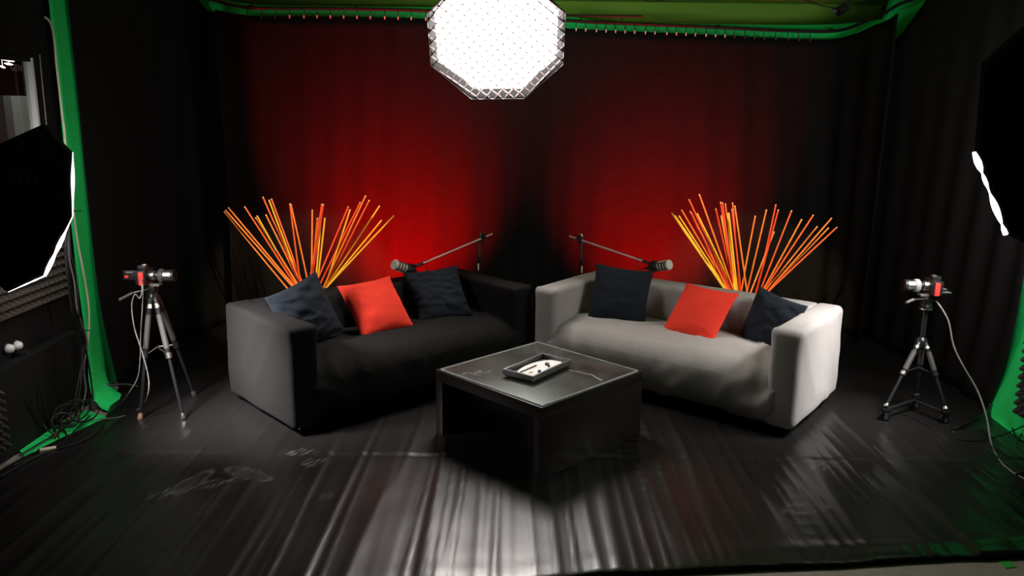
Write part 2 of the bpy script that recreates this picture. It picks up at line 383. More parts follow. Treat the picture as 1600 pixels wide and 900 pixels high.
me = grid_mesh('green_screen', P); gso = obj('green_screen', me, 'green'); sol = gso.modifiers.new('thickness', 'SOLIDIFY'); sol.thickness = 0.003
tag(gso, 'green screen sheet hung behind the black curtains, curving onto the floor at both sides', 'backdrop')
# floor strip of the same vinyl along the low plinth
ap = [atz(30, 704), atz(70, 676), atz(110, 646), atz(128, 640), atz(168, 652), atz(150, 672), atz(118, 690), atz(40, 716)]
ab = MB(); ab.prism([(p.x, p.y) for p in ap], -0.006, 0.003); ab.build('floor_apron', 'green', gso, smooth=0)

# ------------------------------------------------------------------ curtain track, hooks, curtains
def curtain(name, label, path, ztopf, z0, amp, seed, edge=None):
    cols = resample(path, 0.018); nc = len(cols); rows = 30
    s = np.arange(nc) * 0.018; P = np.zeros((rows, nc, 3))
    for i in range(rows):
        q = i / (rows - 1)                                    # 0 bottom, 1 top
        a = amp * (1.0 - 0.45 * q) * np.clip(0.45 + 1.6 * vn(s * 0.55 + seed * 3, q * 0.7 + s * 0), 0.08, 1)
        ph = s * 2 * PI / 0.27 + 5.0 * vn(s * 1.1 + seed, s * 0 + q * 0.6 + seed) * 2
        d = a * np.sin(ph) * (0.75 + 0.9 * vn(s * 0.9 + 5 + seed, q * 0.8 + s * 0)) + a * 0.8 * fbm(s * 3 + seed, q * 1.5 + s * 0)
        d = d + 0.03 * vn(s * 0.7 + 11, q * 2.2 + s * 0 + seed)
        for j, p in enumerate(cols):
            t = cols[min(j + 1, nc - 1)] - cols[max(j - 1, 0)]; t.z = 0; t.normalize()
            zt_ = ztopf(p); z = z0 + (zt_ - z0) * q
            P[i, j] = (p.x + t.y * d[j], p.y - t.x * d[j], z)
            if edge: P[i, j] = edge(P[i, j], s[j], s[-1])
    o = obj(name, grid_mesh(name, P), 'curtain'); m = o.modifiers.new('thickness', 'SOLIDIFY'); m.thickness = 0.003
    return tag(o, label, 'curtain')
GAP = 0.062
def zt_track(p):
    best = min(TR, key=lambda q: (q.x - p.x) ** 2 + (q.y - p.y) ** 2); return best.z - GAP
backp = [p.copy() for p in off_path(TR, 0.0) if p.y > 6.15]
bc = curtain('back_curtain', 'wide black curtain across the back, glowing red behind both sofas', [Vector((p.x, p.y, 0)) for p in backp], zt_track, 0.012, 0.026, 2)
def left_edge(p, s, S):                                       # hem of the free edge is pushed into the set
    k = max(0, 1 - s / 0.5); z = p[2]; f = max(0, 1 - z / 0.75) ** 2
    g = max(0, 1 - z / 0.14)
    return (p[0] + 0.07 * f * k + 0.03 * g * k, p[1] - 0.06 * g * k * k, z)
lp = smooth_path([Vector((-2.595, 4.915, 0)), Vector((-2.56, 5.3, 0)), Vector((-2.53, 5.8, 0)), Vector((-2.47, 6.2, 0)), Vector((-2.36, 6.62, 0)), Vector((-2.26, 6.85, 0))], 8)
curtain('side_curtain', 'black curtain down the left side, next to the green strip and the left camera', lp, lambda p: 2.67 - 0.16 * min(1, max(0, (p.y - 6.25) / 0.3)), 0.012, 0.022, 9, left_edge)
def right_edge(p, s, S):
    k = max(0, 1 - (S - s) / 0.8); z = p[2]; f = max(0, 1 - z / 0.75) ** 2
    return (p[0] - 0.085 * f * k, p[1] + 0.04 * f * k, z)
rp = smooth_path([Vector((2.72, 6.95, 0)), Vector((2.82, 6.6, 0)), Vector((2.90, 6.15, 0)), Vector((2.95, 5.7, 0)), Vector((2.99, 5.2, 0)), Vector((3.03, 4.62, 0))], 8)
curtain('side_curtain', 'black curtain down the right side, behind the right-hand tripod camera', rp, lambda p: 2.68 - 0.33 * min(1, max(0, (p.y - 5.9) / 0.4)), 0.012, 0.022, 21, right_edge)

tk = thing('curtain_track', 'black curved curtain track with hooks running under the green ceiling', 'curtain rail', (0, 7.0, 2.5))
child(MB().tube(TR, 0.013, 8), 'rail', 'black', tk)
for i in (6, 22, 34, 46, 58, 70, 84, 100):
    if i < len(TR):
        p = TR[i]; t_ = (TR[min(i + 1, len(TR) - 1)] - TR[i - 1]).normalized(); o_ = Vector((-t_.y, t_.x, 0)).normalized()
        child(MB().tube([p + Vector((0, 0, 0.008)), p + Vector((0, 0, 0.022)), p + o_ * 0.09 + Vector((0, 0, 0.022))], 0.006, 6), 'wall_bracket', 'black', tk)
def on_track(u):
    best = min(range(len(TR) - 1), key=lambda i: abs(_px(TR[i])[0] - u)); return TR[best]
def _px(p):
    x, y, z = p.x, p.y, p.z - CH; c, s = math.cos(PITCH), math.sin(PITCH); fz = y * c - z * s; uy = y * s + z * c
    a, b = F * x / fz, F * uy / fz; cr, sr = math.cos(ROLL), math.sin(ROLL); return 800 + a * cr - b * sr, 450 - (a * sr + b * cr)
TF = resample(TR, 0.01); TFu = [_px(p)[0] for p in TF]
hook_us = [386, 408, 431, 453, 475, 496, 517, 538, 558, 580, 602, 622, 644, 665, 900, 916, 932, 947, 962, 977, 992, 1009, 1024, 1041, 1056, 1071, 1086, 1102, 1117, 1132, 1148, 1163, 1178, 1194, 1212, 1230, 1248, 1266]
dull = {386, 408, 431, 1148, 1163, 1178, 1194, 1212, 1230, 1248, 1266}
for u in hook_us:
    k = min(range(len(TF)), key=lambda i: abs(TFu[i] - u)); p = TF[k]
    h = child(MB().tube([p + Vector((0, -0.004, -0.008)), p + Vector((0, -0.012, -0.03)), p + Vector((0, -0.008, -0.066))], 0.0035, 6), 'hook', 'black', tk)
    c = MB().box(p + Vector((0, -0.03, -0.068)), (0.010, 0.008, 0.026)); cm = c.mesh('clip', 35, 0.002); cm.transform(tk.matrix_basis.inverted())
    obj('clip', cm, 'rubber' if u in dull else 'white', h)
s0, s1 = aty(868, 24, 6.9), aty(1004, 25.5, 6.92)
tag(MB().tube([s0, s0.lerp(s1, .5), s1], 0.010, 8).tube([s0.lerp(s1, .78), s0.lerp(s1, .78) + Vector((0, 0.12, -0.01))], .006, 6).tube([s0.lerp(s1, .3), s0.lerp(s1, .3) + Vector((0, 0.12, -0.03))], .006, 6).build('hanging_rod', 'black', smooth=50),
    'short dark rod hanging in front of the curtain track right of the octagonal lamp', 'rod')
# small clamp lamp on the track, with its wire
cl = aty(1317, 14, 6.4)
ct = thing('clamp_lamp', 'small dark clamp lamp with a wire under the ceiling at the upper right', 'lamp', cl)
child(MB().lathe([(0.012, -0.05), (0.03, -0.03), (0.036, 0.03), (0.038, 0.045), (0.03, 0.046)], along(cl, (-0.8, -0.1, -0.45)), 16), 'lamp_head', 'black', ct)
child(MB().box(cl + Vector((0.03, 0, 0.035)), (0.03, 0.03, 0.05)).box(cl + Vector((-0.055, 0, -0.01)), (0.05, 0.012, 0.03)), 'clamp', 'black', ct, bevel=0.004)
child(MB().tube([cl + Vector((0.03, 0, 0.05)), cl + Vector((0.03, 0, ZC - cl.z))], 0.006), 'stem', 'black', ct)
cable('lamp_wire', 'thin dark wire sagging from the ceiling to the clamp lamp', [aty(1225, -14, 6.0), aty(1262, 1, 6.1), aty(1285, 9, 6.2), aty(1308, 13, 6.36)], 0.004, 'black_cable', 'wire')
cable('ceiling_wire', 'dark wire along the ceiling above the middle of the curtain track', [aty(985, -14, 6.3), aty(1008, 0, 6.4), aty(1024, 2.5, 6.45), aty(1045, -2, 6.4), aty(1075, -12, 6.3)], 0.004, 'black_cable', 'wire')

# ------------------------------------------------------------------ vinyl mat (real wrinkles)
xs = np.arange(0, 1.00001, 1 / 470.0); ys = np.concatenate([np.arange(0, 1.9, 0.018), np.arange(1.9, 4.25, 0.05)])
def xl(y): return np.interp(y, [2.6, 3.5, 3.88, 4.10, 4.36, 4.60, 4.78, 4.95, 5.2, 7], [-2.62, -2.56, -2.50, -2.44, -2.345, -2.43, -2.495, -2.53, -2.56, -2.57])
def xr(y): return np.interp(y, [2.6, 3.9, 4.2, 4.62, 5, 7], [2.93, 2.93, 2.86, 2.91, 3.02, 2.98])
def yfront(x): return 2.80 + 0.113 * np.maximum(0, x - 0.02) + 0.018 * vn(x * 2.2, x * 0 + 3) + 0.01 * vn(x * 6, x * 0 + 8) + -0.10 * np.maximum(0, 0.3 - x)
X0, Y0 = np.meshgrid(xs, ys)
YY = Y0 + 2.8
XX = xl(YY) + (xr(YY) - xl(YY)) * X0
blend = np.clip(1 - Y0 / 0.9, 0, 1) ** 1.5
YY = YY + (yfront(XX) - 2.8) * blend
wx = XX + 0.03 * vn(XX * 1.3, YY * 0.9) + 0.012 * vn(XX * 3, YY * 2.0 + 5)
rdg = lambda f, p, q, o: np.maximum(0, 1 - np.abs(vn(wx * f + o, YY * q + o)) * p)
center = np.exp(-((XX + 0.25) / 1.0) ** 2)
near = np.clip((4.9 - YY) / 0.6, 0, 1)
Hh = (0.0060 * rdg(7, 5, 0.16, 3) ** 2 + 0.0036 * rdg(16, 5, 0.25, 40) ** 2 + 0.0075 * vn(wx * 4.2, YY * 0.22) + 0.0035 * vn(wx * 13, YY * 0.3 + 9) + 0.0012 * vn(wx * 34, YY * 0.7 + 3)) * near
lad = np.clip(vn(XX * 2.7 + 31, YY * 0.9 + 4) * 5 - 0.2, 0, 1) * np.clip(vn(XX * 6 + 2, YY * 0.5) * 6, 0, 1)
ladder = lad * np.maximum(0, np.sin(YY * 2 * PI / 0.085 + 2 * vn(XX * 2, YY))) ** 3
Hh += 0.0035 * ladder * near
Hh += 0.0022 * fbm(XX * 3, YY * 3) * near
sm = 3.925 + 0.02 * vn(XX * 1.6, XX * 0) + 0.03 * np.maximum(0, XX) * 0.5
Hh += np.where(YY > sm, 0.003, 0) - 0.003 * np.exp(-((YY - sm + 0.015) / 0.01) ** 2)
df = YY - yfront(XX)
fold = np.clip((XX - 0.5) / 1.2, 0.15, 1) + np.clip((-XX - 1.0) / 0.6, 0, 0.8)
Hh += fold * 0.010 * np.exp(-((df - 0.10 - 0.05 * vn(XX * 1.7, XX * 0 + 2)) / 0.045) ** 2)
Hh = np.maximum(Hh + 0.010, 0.002) * np.clip(df / 0.03 + 0.25, 0, 1)
dust = 0.004 + 0.02 * np.clip(fbm(XX * 1.5 + 4, YY * 1.5), 0, 1) * near
def shoe(u, v, ang, L, wd, tread):
    global dust
    c = atz(u, v); ca, sa = math.cos(ang), math.sin(ang)
    a = (XX - c.x) * ca + (YY - c.y) * sa; b = -(XX - c.x) * sa + (YY - c.y) * ca
    wloc = wd * (0.72 + 0.28 * np.abs(np.cos((a / L) * PI * 1.1 + 0.5)))
    q = np.sqrt((a / (L / 2)) ** 2 + (b / (wloc / 2)) ** 2)
    if tread: pat = (np.sin(a * 2 * PI / 0.034) * np.cos(b * 2 * PI / 0.04) > 0.1) * (q < 1)
    else: pat = np.exp(-((q - 0.93) / 0.10) ** 2) * (np.sin(a * 11 + 1) > -0.55) + 0.25 * (q < 1)
    dust = np.maximum(dust, pat * 0.32)
shoe(302, 757, 1.25, 0.28, 0.105, False); shoe(335, 760, 0.6, 0.16, 0.10, True); shoe(388, 745, -0.45, 0.30, 0.10, False); shoe(491, 727, 0.3, 0.13, 0.10, True)
shoe(262, 775, 0.4, 0.2, 0.10, True); shoe(470, 712, 0.2, 0.14, 0.09, True); shoe(1285, 733, 0.4, 0.14, 0.10, True); shoe(1260, 797, 0.2, 0.24, 0.09, False); shoe(510, 780, 1.0, 0.08, 0.06, False)
mp = grid_mesh('vinyl_mat', np.stack([XX, YY, Hh], -1)); mo = obj('vinyl_mat', mp, 'vinyl')
at = mp.attributes.new('dust', 'FLOAT', 'POINT'); at.data.foreach_set('value', dust.reshape(-1).astype(np.float32))
sm_ = mo.modifiers.new('thickness', 'SOLIDIFY'); sm_.thickness = 0.002; sm_.offset = 1
tag(mo, 'wrinkled glossy black vinyl sheet covering the studio floor under the sofas', 'floor mat')
# curled flap of the mat by the right green strip
fa = []
for i in range(15):
    t = i / 14; lo_ = atz(1488 + 72 * t, 678 + 3 * t - 6 * t * t, 0.012); wdt = 0.03 + 0.14 * t ** 1.3; row = []
    for j in range(11):
        q = j / 10; an = q * PI * 0.72
        row.append((lo_.x + 0.02 * t * q, lo_.y + wdt * 0.55 * math.sin(an) * 0.9 + 0.3 * wdt * q, 0.010 + wdt * 0.75 * (1 - math.cos(an)) * 0.6 + 0.004 * math.sin(6 * q + 9 * t)))
    fa.append(row)
fo = obj('curled_flap', grid_mesh('curled_flap', np.array(fa)), 'vinyl', mo); sf = fo.modifiers.new('thickness', 'SOLIDIFY'); sf.thickness = 0.003
tp = [atz(1560, 877, -0.008), atz(1577, 875.5, -0.008), atz(1589, 886, -0.008), atz(1571, 887.5, -0.008)]
tag(MB().prism([(p.x, p.y) for p in tp], -0.0095, -0.0075).build('floor_tape', 'tape', smooth=0), 'small piece of green tape on the bare floor at the lower right', 'tape')

# ================================================================== SOFAS
WS, DS, HS, AS = 1.784, 0.833, 0.622, 0.17
def make_sofa(label, cloth, loc, rotz, r, seed):
    t = thing('sofa', label, 'sofa', loc, rotz)
    zb = 0.05; xi = WS / 2 - AS
    def wr(a, b, amp): return float(amp * fbm(a, b))
    def arm_disp(p, n):
        d = 0.004 * float(fbm(p.x * 2 + seed, p.z * 3 + p.y * 3))
        d += 0.0075 * float(np.maximum(0, 1 - abs(vn(p.y * 5 + p.z * 3.5 + seed, p.z * 1.2 - p.y)) * 6)) * (1 if abs(n.x) > 0.6 else 0.3)
        return d
    for s in (-1, 1):
        lo = (-WS / 2, -DS, zb) if s < 0 else (xi, -DS, zb); hi = (-xi, 0, HS) if s < 0 else (WS / 2, 0, HS)
        obj('armrest', soft_box('armrest', lo, hi, r, 0.035, arm_disp), cloth, t)
    def back_disp(p, n):
        f = max(0, -n.y)
        return 0.005 * float(fbm(p.x * 4 + seed, p.z * 4)) + f * 0.024 * float(max(0, 1 - abs(vn(p.x * 7 + p.z * 2.5 + seed, p.z * 1.6)) * 5)) + f * 0.02 * math.sin(PI * min(1, max(0, (p.z - 0.3) / 0.32)))
    obj('backrest', soft_box('backrest', (-xi - 0.03, -0.19, zb), (xi + 0.03, 0, HS - 0.004), r, 0.03, back_disp), cloth, t)
    def seat_disp(p, n):
        e = max(0, (abs(p.x) - 0.42) / 0.3)
        wv = float(max(0, 1 - abs(vn(p.x * 9 + (p.y - p.z) * 7 * (1 if p.x > 0 else -1) + seed, (p.y + p.z) * 2.5)) * 5))
        d = 0.022 * wv * (0.45 + min(1.0, e)) + 0.010 * float(fbm(p.x * 3 + seed, (p.y - p.z) * 3))
        d += max(0, n.z) * 0.028 * (1 - (p.x / 0.8) ** 4) * max(0, math.sin(PI * min(1, max(0, (-p.y - 0.16) / 0.7))))
        d += max(0, -n.y) * 0.014 * math.sin(PI * min(1, p.z / 0.4)) * (1 - (p.x / 0.85) ** 6)
        return d
    obj('seat', soft_box('seat', (-xi - 0.09, -DS + 0.012, zb + 0.005), (xi + 0.09, -0.15, 0.372), 0.105, 0.024, seat_disp), cloth, t)
    for x in (-1, 1):
        for y in (-DS + 0.09, -0.09):
            lg = MB().lathe([(0.020, 0.03), (0.024, 0.034), (0.024, 0.056), (0.012, 0.06)], Matrix.Translation((x * (WS / 2 - 0.08), y, 0)), 16).build('leg', 'satin_black', t)
            wb = MB().lathe([(0.012, -0.011), (0.02, -0.009), (0.02, 0.009), (0.012, 0.011)], Matrix.Translation((x * (WS / 2 - 0.08), y, 0.034)) @ Matrix.Rotation(PI / 2, 4, 'Y'), 16)
            wb.build('caster_wheel', 'chrome', lg)
    return t
def shift(loc, rz, d): return (loc[0] + math.cos(rz) * d, loc[1] + math.sin(rz) * d, 0.012)
LR, RR = 0.7414, -0.6455
make_sofa('black fabric two-seat sofa on the left of the coffee table', 'black_cloth', shift((-1.0759, 5.3156), LR, -0.008), LR, 0.028, 1.7)
make_sofa('grey fabric two-seat sofa on the right of the coffee table', 'grey_cloth', shift((1.3519, 5.3885), RR, 0.008), RR, 0.040, 6.3)

# ------------------------------------------------------------------ pillows
def pillow(label, c, X, Z, cloth, thick, seed, crease, group):
    X = Vector(X).normalized(); Z = Vector(Z); Z = (Z - X * Z.dot(X)).normalized(); Yv = Z.cross(X)       # Y points into the sofa
    N = 34; u = np.linspace(-1, 1, N); U, V = np.meshgrid(u, u); S = 0.40
    Pf = []
    for side in (-1, 1):
        conc = 0.075
        a = U * (1 - conc * (1 - V ** 2) * np.abs(U) ** 2) ; b = V * (1 - conc * (1 - U ** 2) * np.abs(V) ** 2)
        th = thick * (np.clip((1 - U ** 2), 0, 1) ** 0.55) * (np.clip((1 - V ** 2), 0, 1) ** 0.55)
        ed = np.clip((1 - U ** 2) * (1 - V ** 2) * 6, 0, 1)
        wr_ = (0.006 * fbm(U * 2.5 + seed, V * 2.5 + side) + crease * np.maximum(0, 1 - np.abs(vn(U * 1.6 + seed + V * 0.6, V * 4 + U + seed)) * 5)
               - crease * 0.8 * np.maximum(0, 1 - np.abs(vn(U * 1.2 + seed * 2, V * 3.2 - U * 0.8)) * 7)) * ed
        rad = np.maximum(np.abs(U), np.abs(V))
        pk = 0.004 * np.sin(40 * np.arctan2(V, U) + seed) * np.clip((rad - 0.7) / 0.3, 0, 1) * ed
        h = side * (th + wr_ + pk)
        Q = np.array(c)[None, None, :] + (a * S / 2)[..., None] * np.array(X) + (b * S / 2)[..., None] * np.array(Z) + h[..., None] * np.array(Yv)
        Pf.append(Q)
    v = np.concatenate([Pf[0].reshape(-1, 3), Pf[1].reshape(-1, 3)]); idx = np.arange(N * N).reshape(N, N)
    f1 = np.stack([idx[:-1, :-1], idx[:-1, 1:], idx[1:, 1:], idx[1:, :-1]], -1).reshape(-1, 4)
    bm = bmesh.new(); vs = [bm.verts.new(p) for p in v]
    for q in f1: bm.faces.new([vs[i] for i in q]); bm.faces.new([vs[i + N * N] for i in q[::-1]])
    bmesh.ops.remove_doubles(bm, verts=bm.verts, dist=5e-4); bmesh.ops.recalc_face_normals(bm, faces=bm.faces)
    for f in bm.faces: f.smooth = True
    me = bpy.data.meshes.new('pillow'); bm.to_mesh(me); bm.free(); me.transform(Matrix.Translation(-Vector(c)))
    o = obj('pillow', me, cloth); o.location = c
    return tag(o, label, 'pillow', group)
gl_, gr_ = 'pillows on the black sofa', 'pillows on the grey sofa'
pillow('dark navy pillow in the left corner of the black sofa, one corner over the armrest', (-1.225, 4.625, 0.588), (.556, .795, .242), (-.404, .005, .915), 'navy_cloth', 0.075, 1.3, 0.010, gl_)
pillow('bright red pillow leaning in the middle of the black sofa', (-.870, 5.000, .545), (.737, .675, .039), (-.468, .468, .75), 'red_cloth', 0.075, 4.1, 0.002, gl_)
pillow('creased dark navy pillow in the right corner of the black sofa, under the microphone', (-.507, 5.372, .545), (.891, .449, .061), (-.321, .53, .785), 'navy_cloth', 0.07, 7.7, 0.011, gl_)
pillow('dark navy pillow standing upright in the left corner of the grey sofa', (.742, 5.355, .560), (.974, -.204, -.093), (.163, .355, .92), 'navy_cloth', 0.07, 2.9, 0.004, gr_)
pillow('bright red pillow leaning in the middle of the grey sofa', (1.209, 5.022, .525), (.685, -.729, -.009), (.492, .453, .743), 'red_cloth', 0.07, 9.2, 0.002, gr_)
pillow('dark navy pillow half hidden behind the right armrest of the grey sofa', (1.600, 4.795, .510), (.477, -.871, -.115), (.318, .049, .947), 'navy_cloth', 0.07, 5.5, 0.008, gr_)

# ------------------------------------------------------------------ coffee table
TX, TY, TA, TW, TD, TH = 0.1584, 4.2239, -0.7793, 0.797, 0.823, 0.395
zm = 0.014
ct = thing('coffee_table', 'black-brown square coffee table with a glass sheet between the sofas', 'table', (TX, TY, zm), TA)
h = TH - zm
MB().box((0, 0, h - 0.035), (TW, TD, 0.062)).build('tabletop', 'wood_dark', ct, bevel=0.002)
for s in (-1, 1): MB().box((s * (TW / 2 - 0.027), 0, (h - 0.066) / 2), (0.054, TD - 0.002, h - 0.066)).build('side_panel', 'wood_dark', ct, bevel=0.002)
GW, GD = TW - 0.045, TD - 0.05
gx, gy = 0.012, -0.014
gpane = MB().box((gx, gy, h + 0.0005), (GW, GD, 0.007)).build('glass_sheet', 'glass', ct, smooth=0)
ge = MB()
for s in (-1, 1):
    ge.box((gx + s * (GW / 2 + 0.001), gy, h + 0.001), (0.0025, GD + 0.004, 0.0085)); ge.box((gx, gy + s * (GD / 2 + 0.001), h + 0.001), (GW, 0.0025, 0.0085))
ge.build('ground_edge', 'glass_edge', gpane, smooth=0)  # pale strips standing in for light caught along the sheet's edges
zg = TH + 0.0055
# tray with a white insert
a, b, c = atz(798, 571.5, zg + 0.036), atz(833, 588.5, zg + 0.036), atz(893, 562, zg + 0.036)
ex = (c - b); ex.z = 0; LX = ex.length; ex.normalize(); ey = Vector((-ex.y, ex.x, 0)); LY = abs((a - b).dot(ey))
tr = thing('tray', 'open dark tray with a white oval-cut card inside on the coffee table', 'tray', (b + ex * LX / 2 + ey * LY / 2).xy.to_3d() + Vector((0, 0, zg)), math.atan2(ex.y, ex.x))
MB().box((0, 0, 0.006), (LX - 0.012, LY - 0.012, 0.012)).build('base', 'black', tr, bevel=0.002)
rm = MB(); tk_ = 0.012
for s in (-1, 1):
    rm.box((0, s * (LY / 2 - tk_ / 2), 0.023), (LX, tk_, 0.028)); rm.box((s * (LX / 2 - tk_ / 2), 0, 0.023), (tk_, LY - 2 * tk_, 0.028))
rm.build('rim', 'tray_grey', tr, bevel=0.0015)
card = []
iw, ih = LX / 2 - 0.016, LY / 2 - 0.016
for k in range(25):
    t = PI * k / 24; card.append((math.cos(t) * iw, -ih * 0.1 + math.sin(t) * ih * 0.95))
card += [(-iw, -ih), (iw, -ih)]
cdo = MB().prism(card, 0.013, 0.017).build('white_card', 'paper', tr, smooth=0)
MB().box((-iw * 0.35, ih * 0.28, 0.020), (iw * 0.95, 0.006, 0.005)).build('pen_bar', 'black', tr, bevel=0.001)
for x, y, r_, m in ((0.42, -0.15, 0.012, 'rubber'), (-0.35, -0.62, 0.009, 'rubber'), (0.10, -0.72, 0.006, 'tan'), (-0.55, -0.25, 0.012, 'tan'), (0.30, -0.45, 0.007, 'rubber')):
    MB().lathe([(r_ * 0.9, 0.0168), (r_, 0.018), (r_, 0.018 + (0.01 if m == 'rubber' else 0.0012)), (r_ * 0.7, 0.0195 + (0.01 if m == 'rubber' else 0.0012))], Matrix.Translation((x * iw, y * ih, 0)), 16).build('knob' if m == 'rubber' else 'printed_dot', m, tr)
MB().tube([(LX / 2 - 0.07, -LY / 2 + 0.030, 0.040), (LX / 2 + 0.022, -LY / 2 + 0.075, 0.041)], 0.0025, 8).build('stylus', 'steel', tr)
cable('thin_cord', 'thin white cord lying right of the tray on the glass table', [atz(u, v, zg + 0.003) for u, v in ((889, 578), (896, 580), (904, 581), (915, 584), (925, 586), (933, 591), (941, 594.5))], 0.0022, 'white', 'cord')
cb = MB()
for q in (((722, 585), (730, 582), (741, 584), (748, 581), (757, 582.5), (767, 579.5)), ((741, 584), (745, 586), (752, 585)), ((748, 581), (752, 579.5))):
    cb.tube(smooth_path([atz(u, v, zg + 0.002) for u, v in q], 4), 0.0014, 5)
tag(cb.build('thin_cord', 'white', smooth=60), 'frayed thin white cord at the left corner of the glass table', 'cord')

# ------------------------------------------------------------------ sticks in pots
def nth(i): return ['leftmost', 'second', 'third', 'fourth', 'fifth', 'sixth', 'seventh', 'eighth', 'ninth', 'tenth', 'eleventh', 'twelfth', 'thirteenth', 'fourteenth', 'fifteenth', 'sixteenth',
                    'seventeenth', 'eighteenth', 'nineteenth', 'twentieth', 'twenty-first', 'twenty-second', 'twenty-third', 'twenty-fourth', 'twenty-fifth', 'twenty-sixth', 'twenty-seventh',
                    'twenty-eighth', 'twenty-ninth', 'thirtieth', 'rightmost'][i]
SL = [(112, 222, 630, 845, 'o'), (122, 207, 665, 835, 'o'), (145, 187, 680, 830, 'o'), (280, 180, 690, 830, 'ro'), (370, 270, 700, 800, 'o'), (382, 255, 705, 815, 'y'), (455, 247, 715, 790, 'o'),
      (430, 100, 735, 780, 'ro'), (480, 125, 740, 790, 'y'), (500, 115, 745, 785, 'ro'), (652, 157, 735, 735, 'ro'), (660, 160, 785, 750, 'o'), (836, 208, 825, 720, 'o'), (878, 275, 845, 700, 'o'),
      (927, 160, 850, 705, 'r'), (908, 302, 872, 710, 'y'), (940, 275, 885, 720, 'y'), (1132, 180, 895, 740, 'r'), (1147, 205, 940, 820, 'y'), (1230, 145, 915, 800, 'r'), (1275, 90, 945, 820, 'o'),
      (1305, 127, 960, 815, 'ro'), (1390, 172, 965, 800, 'y'), (1405, 292, 970, 825, 'y'), (1508, 252, 985, 820, 'y'), (915, 160, 835, 700, 'r')]
SR = [(95, 208, 475, 755, 'y'), (118, 225, 490, 755, 'y'), (148, 228, 500, 760, 'y'), (168, 185, 515, 765, 'o'), (230, 195, 510, 760, 'ro'), (240, 205, 520, 765, 'r'), (222, 108, 530, 765, 'ro'),
      (283, 212, 540, 765, 'y'), (298, 70, 545, 765, 'o'), (420, 177, 545, 765, 'r'), (455, 128, 550, 770, 'r'), (460, 228, 555, 768, 'y'), (470, 132, 560, 765, 'r'), (490, 140, 575, 765, 'ro'),
      (505, 210, 570, 768, 'y'), (516, 208, 578, 770, 'y'), (543, 132, 590, 770, 'ro'), (538, 180, 597, 772, 'r'), (560, 155, 645, 770, 'o'), (710, 230, 613, 775, 'o'), (792, 185, 650, 780, 'o'),
      (862, 147, 715, 785, 'r'), (880, 185, 712, 790, 'r'), (848, 347, 680, 785, 'o'), (978, 190, 742, 790, 'ro'), (1052, 255, 750, 795, 'o'), (1138, 223, 765, 795, 'ro'), (1167, 307, 770, 798, 'o'),
      (1273, 245, 785, 800, 'o'), (1250, 317, 790, 798, 'o'), (1312, 312, 797, 800, 'ro')]
CN = {'y': ('yellow', 's_yellow'), 'o': ('orange', 's_orange'), 'ro': ('red-orange', 's_ro'), 'r': ('red', 's_red')}
def fan(sticks, ou, ov, sc, Yb, sofa, gname):
    rng = random.Random(len(sticks)); sticks = sorted(sticks)
    out = []
    for i, (u, v, u2, v2, k) in enumerate(sticks):
        yt = Yb + rng.uniform(-0.16, 0.14)
        T = aty(ou + u / sc, ov + v / sc, yt); B = aty(ou + u2 / sc, ov + v2 / sc, Yb + rng.uniform(-0.05, 0.05))
        d = (B - T); B = T + d * ((T.z - 0.10) / -d.z)
        n = 12; pts = []; rs = []; side = d.cross(Vector((0, 1, 0))).normalized() * rng.uniform(-0.006, 0.006)
        for j in range(n + 1):
            t = j / n; pts.append(B.lerp(T, t) + side * math.sin(PI * t)); rs.append(0.0068 - 0.0010 * t)
            if j in (4, 7, 10): pts.append(pts[-1] + (T - B).normalized() * 0.006); rs[-1] *= 1.0; rs.append(rs[-1] * 1.18); pts.append(pts[-1] + (T - B).normalized() * 0.006); rs.append(rs[-1] * 0.85)
        cn, mm = CN[k]
        lab = f'{cn} stick in the fan behind the {sofa} sofa, {nth(i) if i < len(sticks) - 1 else "rightmost"} {"from left " if 0 < i < len(sticks) - 1 else ""}by its tip'
        me = MB().tube(pts, rs, 7).mesh('bamboo_stick', 60); me.transform(Matrix.Translation(-B))
        o = obj('bamboo_stick', me, mm); o.location = B
        tag(o, lab, 'stick', gname)
        cap = MB().lathe([(0.0050, 0), (0.0052, 0.001), (0.0052, 0.006), (0.003, 0.007)], along(T - B, T - B), 8).build('cut_end', 'stick_end', o)
        out.append(B)
    c = sum(out, Vector()) / len(out); R_ = max((b.xy - c.xy).length for b in out) + 0.03
    return c, R_
def pot(c, R_, label):
    t = thing('pot', label, 'pot', (c.x, c.y, 0.012))
    MB().lathe([(R_ * 0.8, 0), (R_ * 0.85, 0.004), (R_, 0.10), (R_ + 0.02, 0.26), (R_ + 0.03, 0.265), (R_ + 0.03, 0.28), (R_ + 0.008, 0.28), (R_ - 0.004, 0.10), (R_ * .5, 0.088), (0, 0.088)], n=32).build('pot_body', 'black', t)
for args, lab in (((SL, 330, 290, 5.293, 5.62, 'black', 'sticks in the fan behind the black sofa'), 'black pot behind the black sofa holding the fan of sticks'),
                  ((SR, 1030, 290, 4.737, 5.72, 'grey', 'sticks in the fan behind the grey sofa'), 'black pot behind the grey sofa holding the fan of sticks')):
    c, R_ = fan(*args); pot(c, R_, lab)

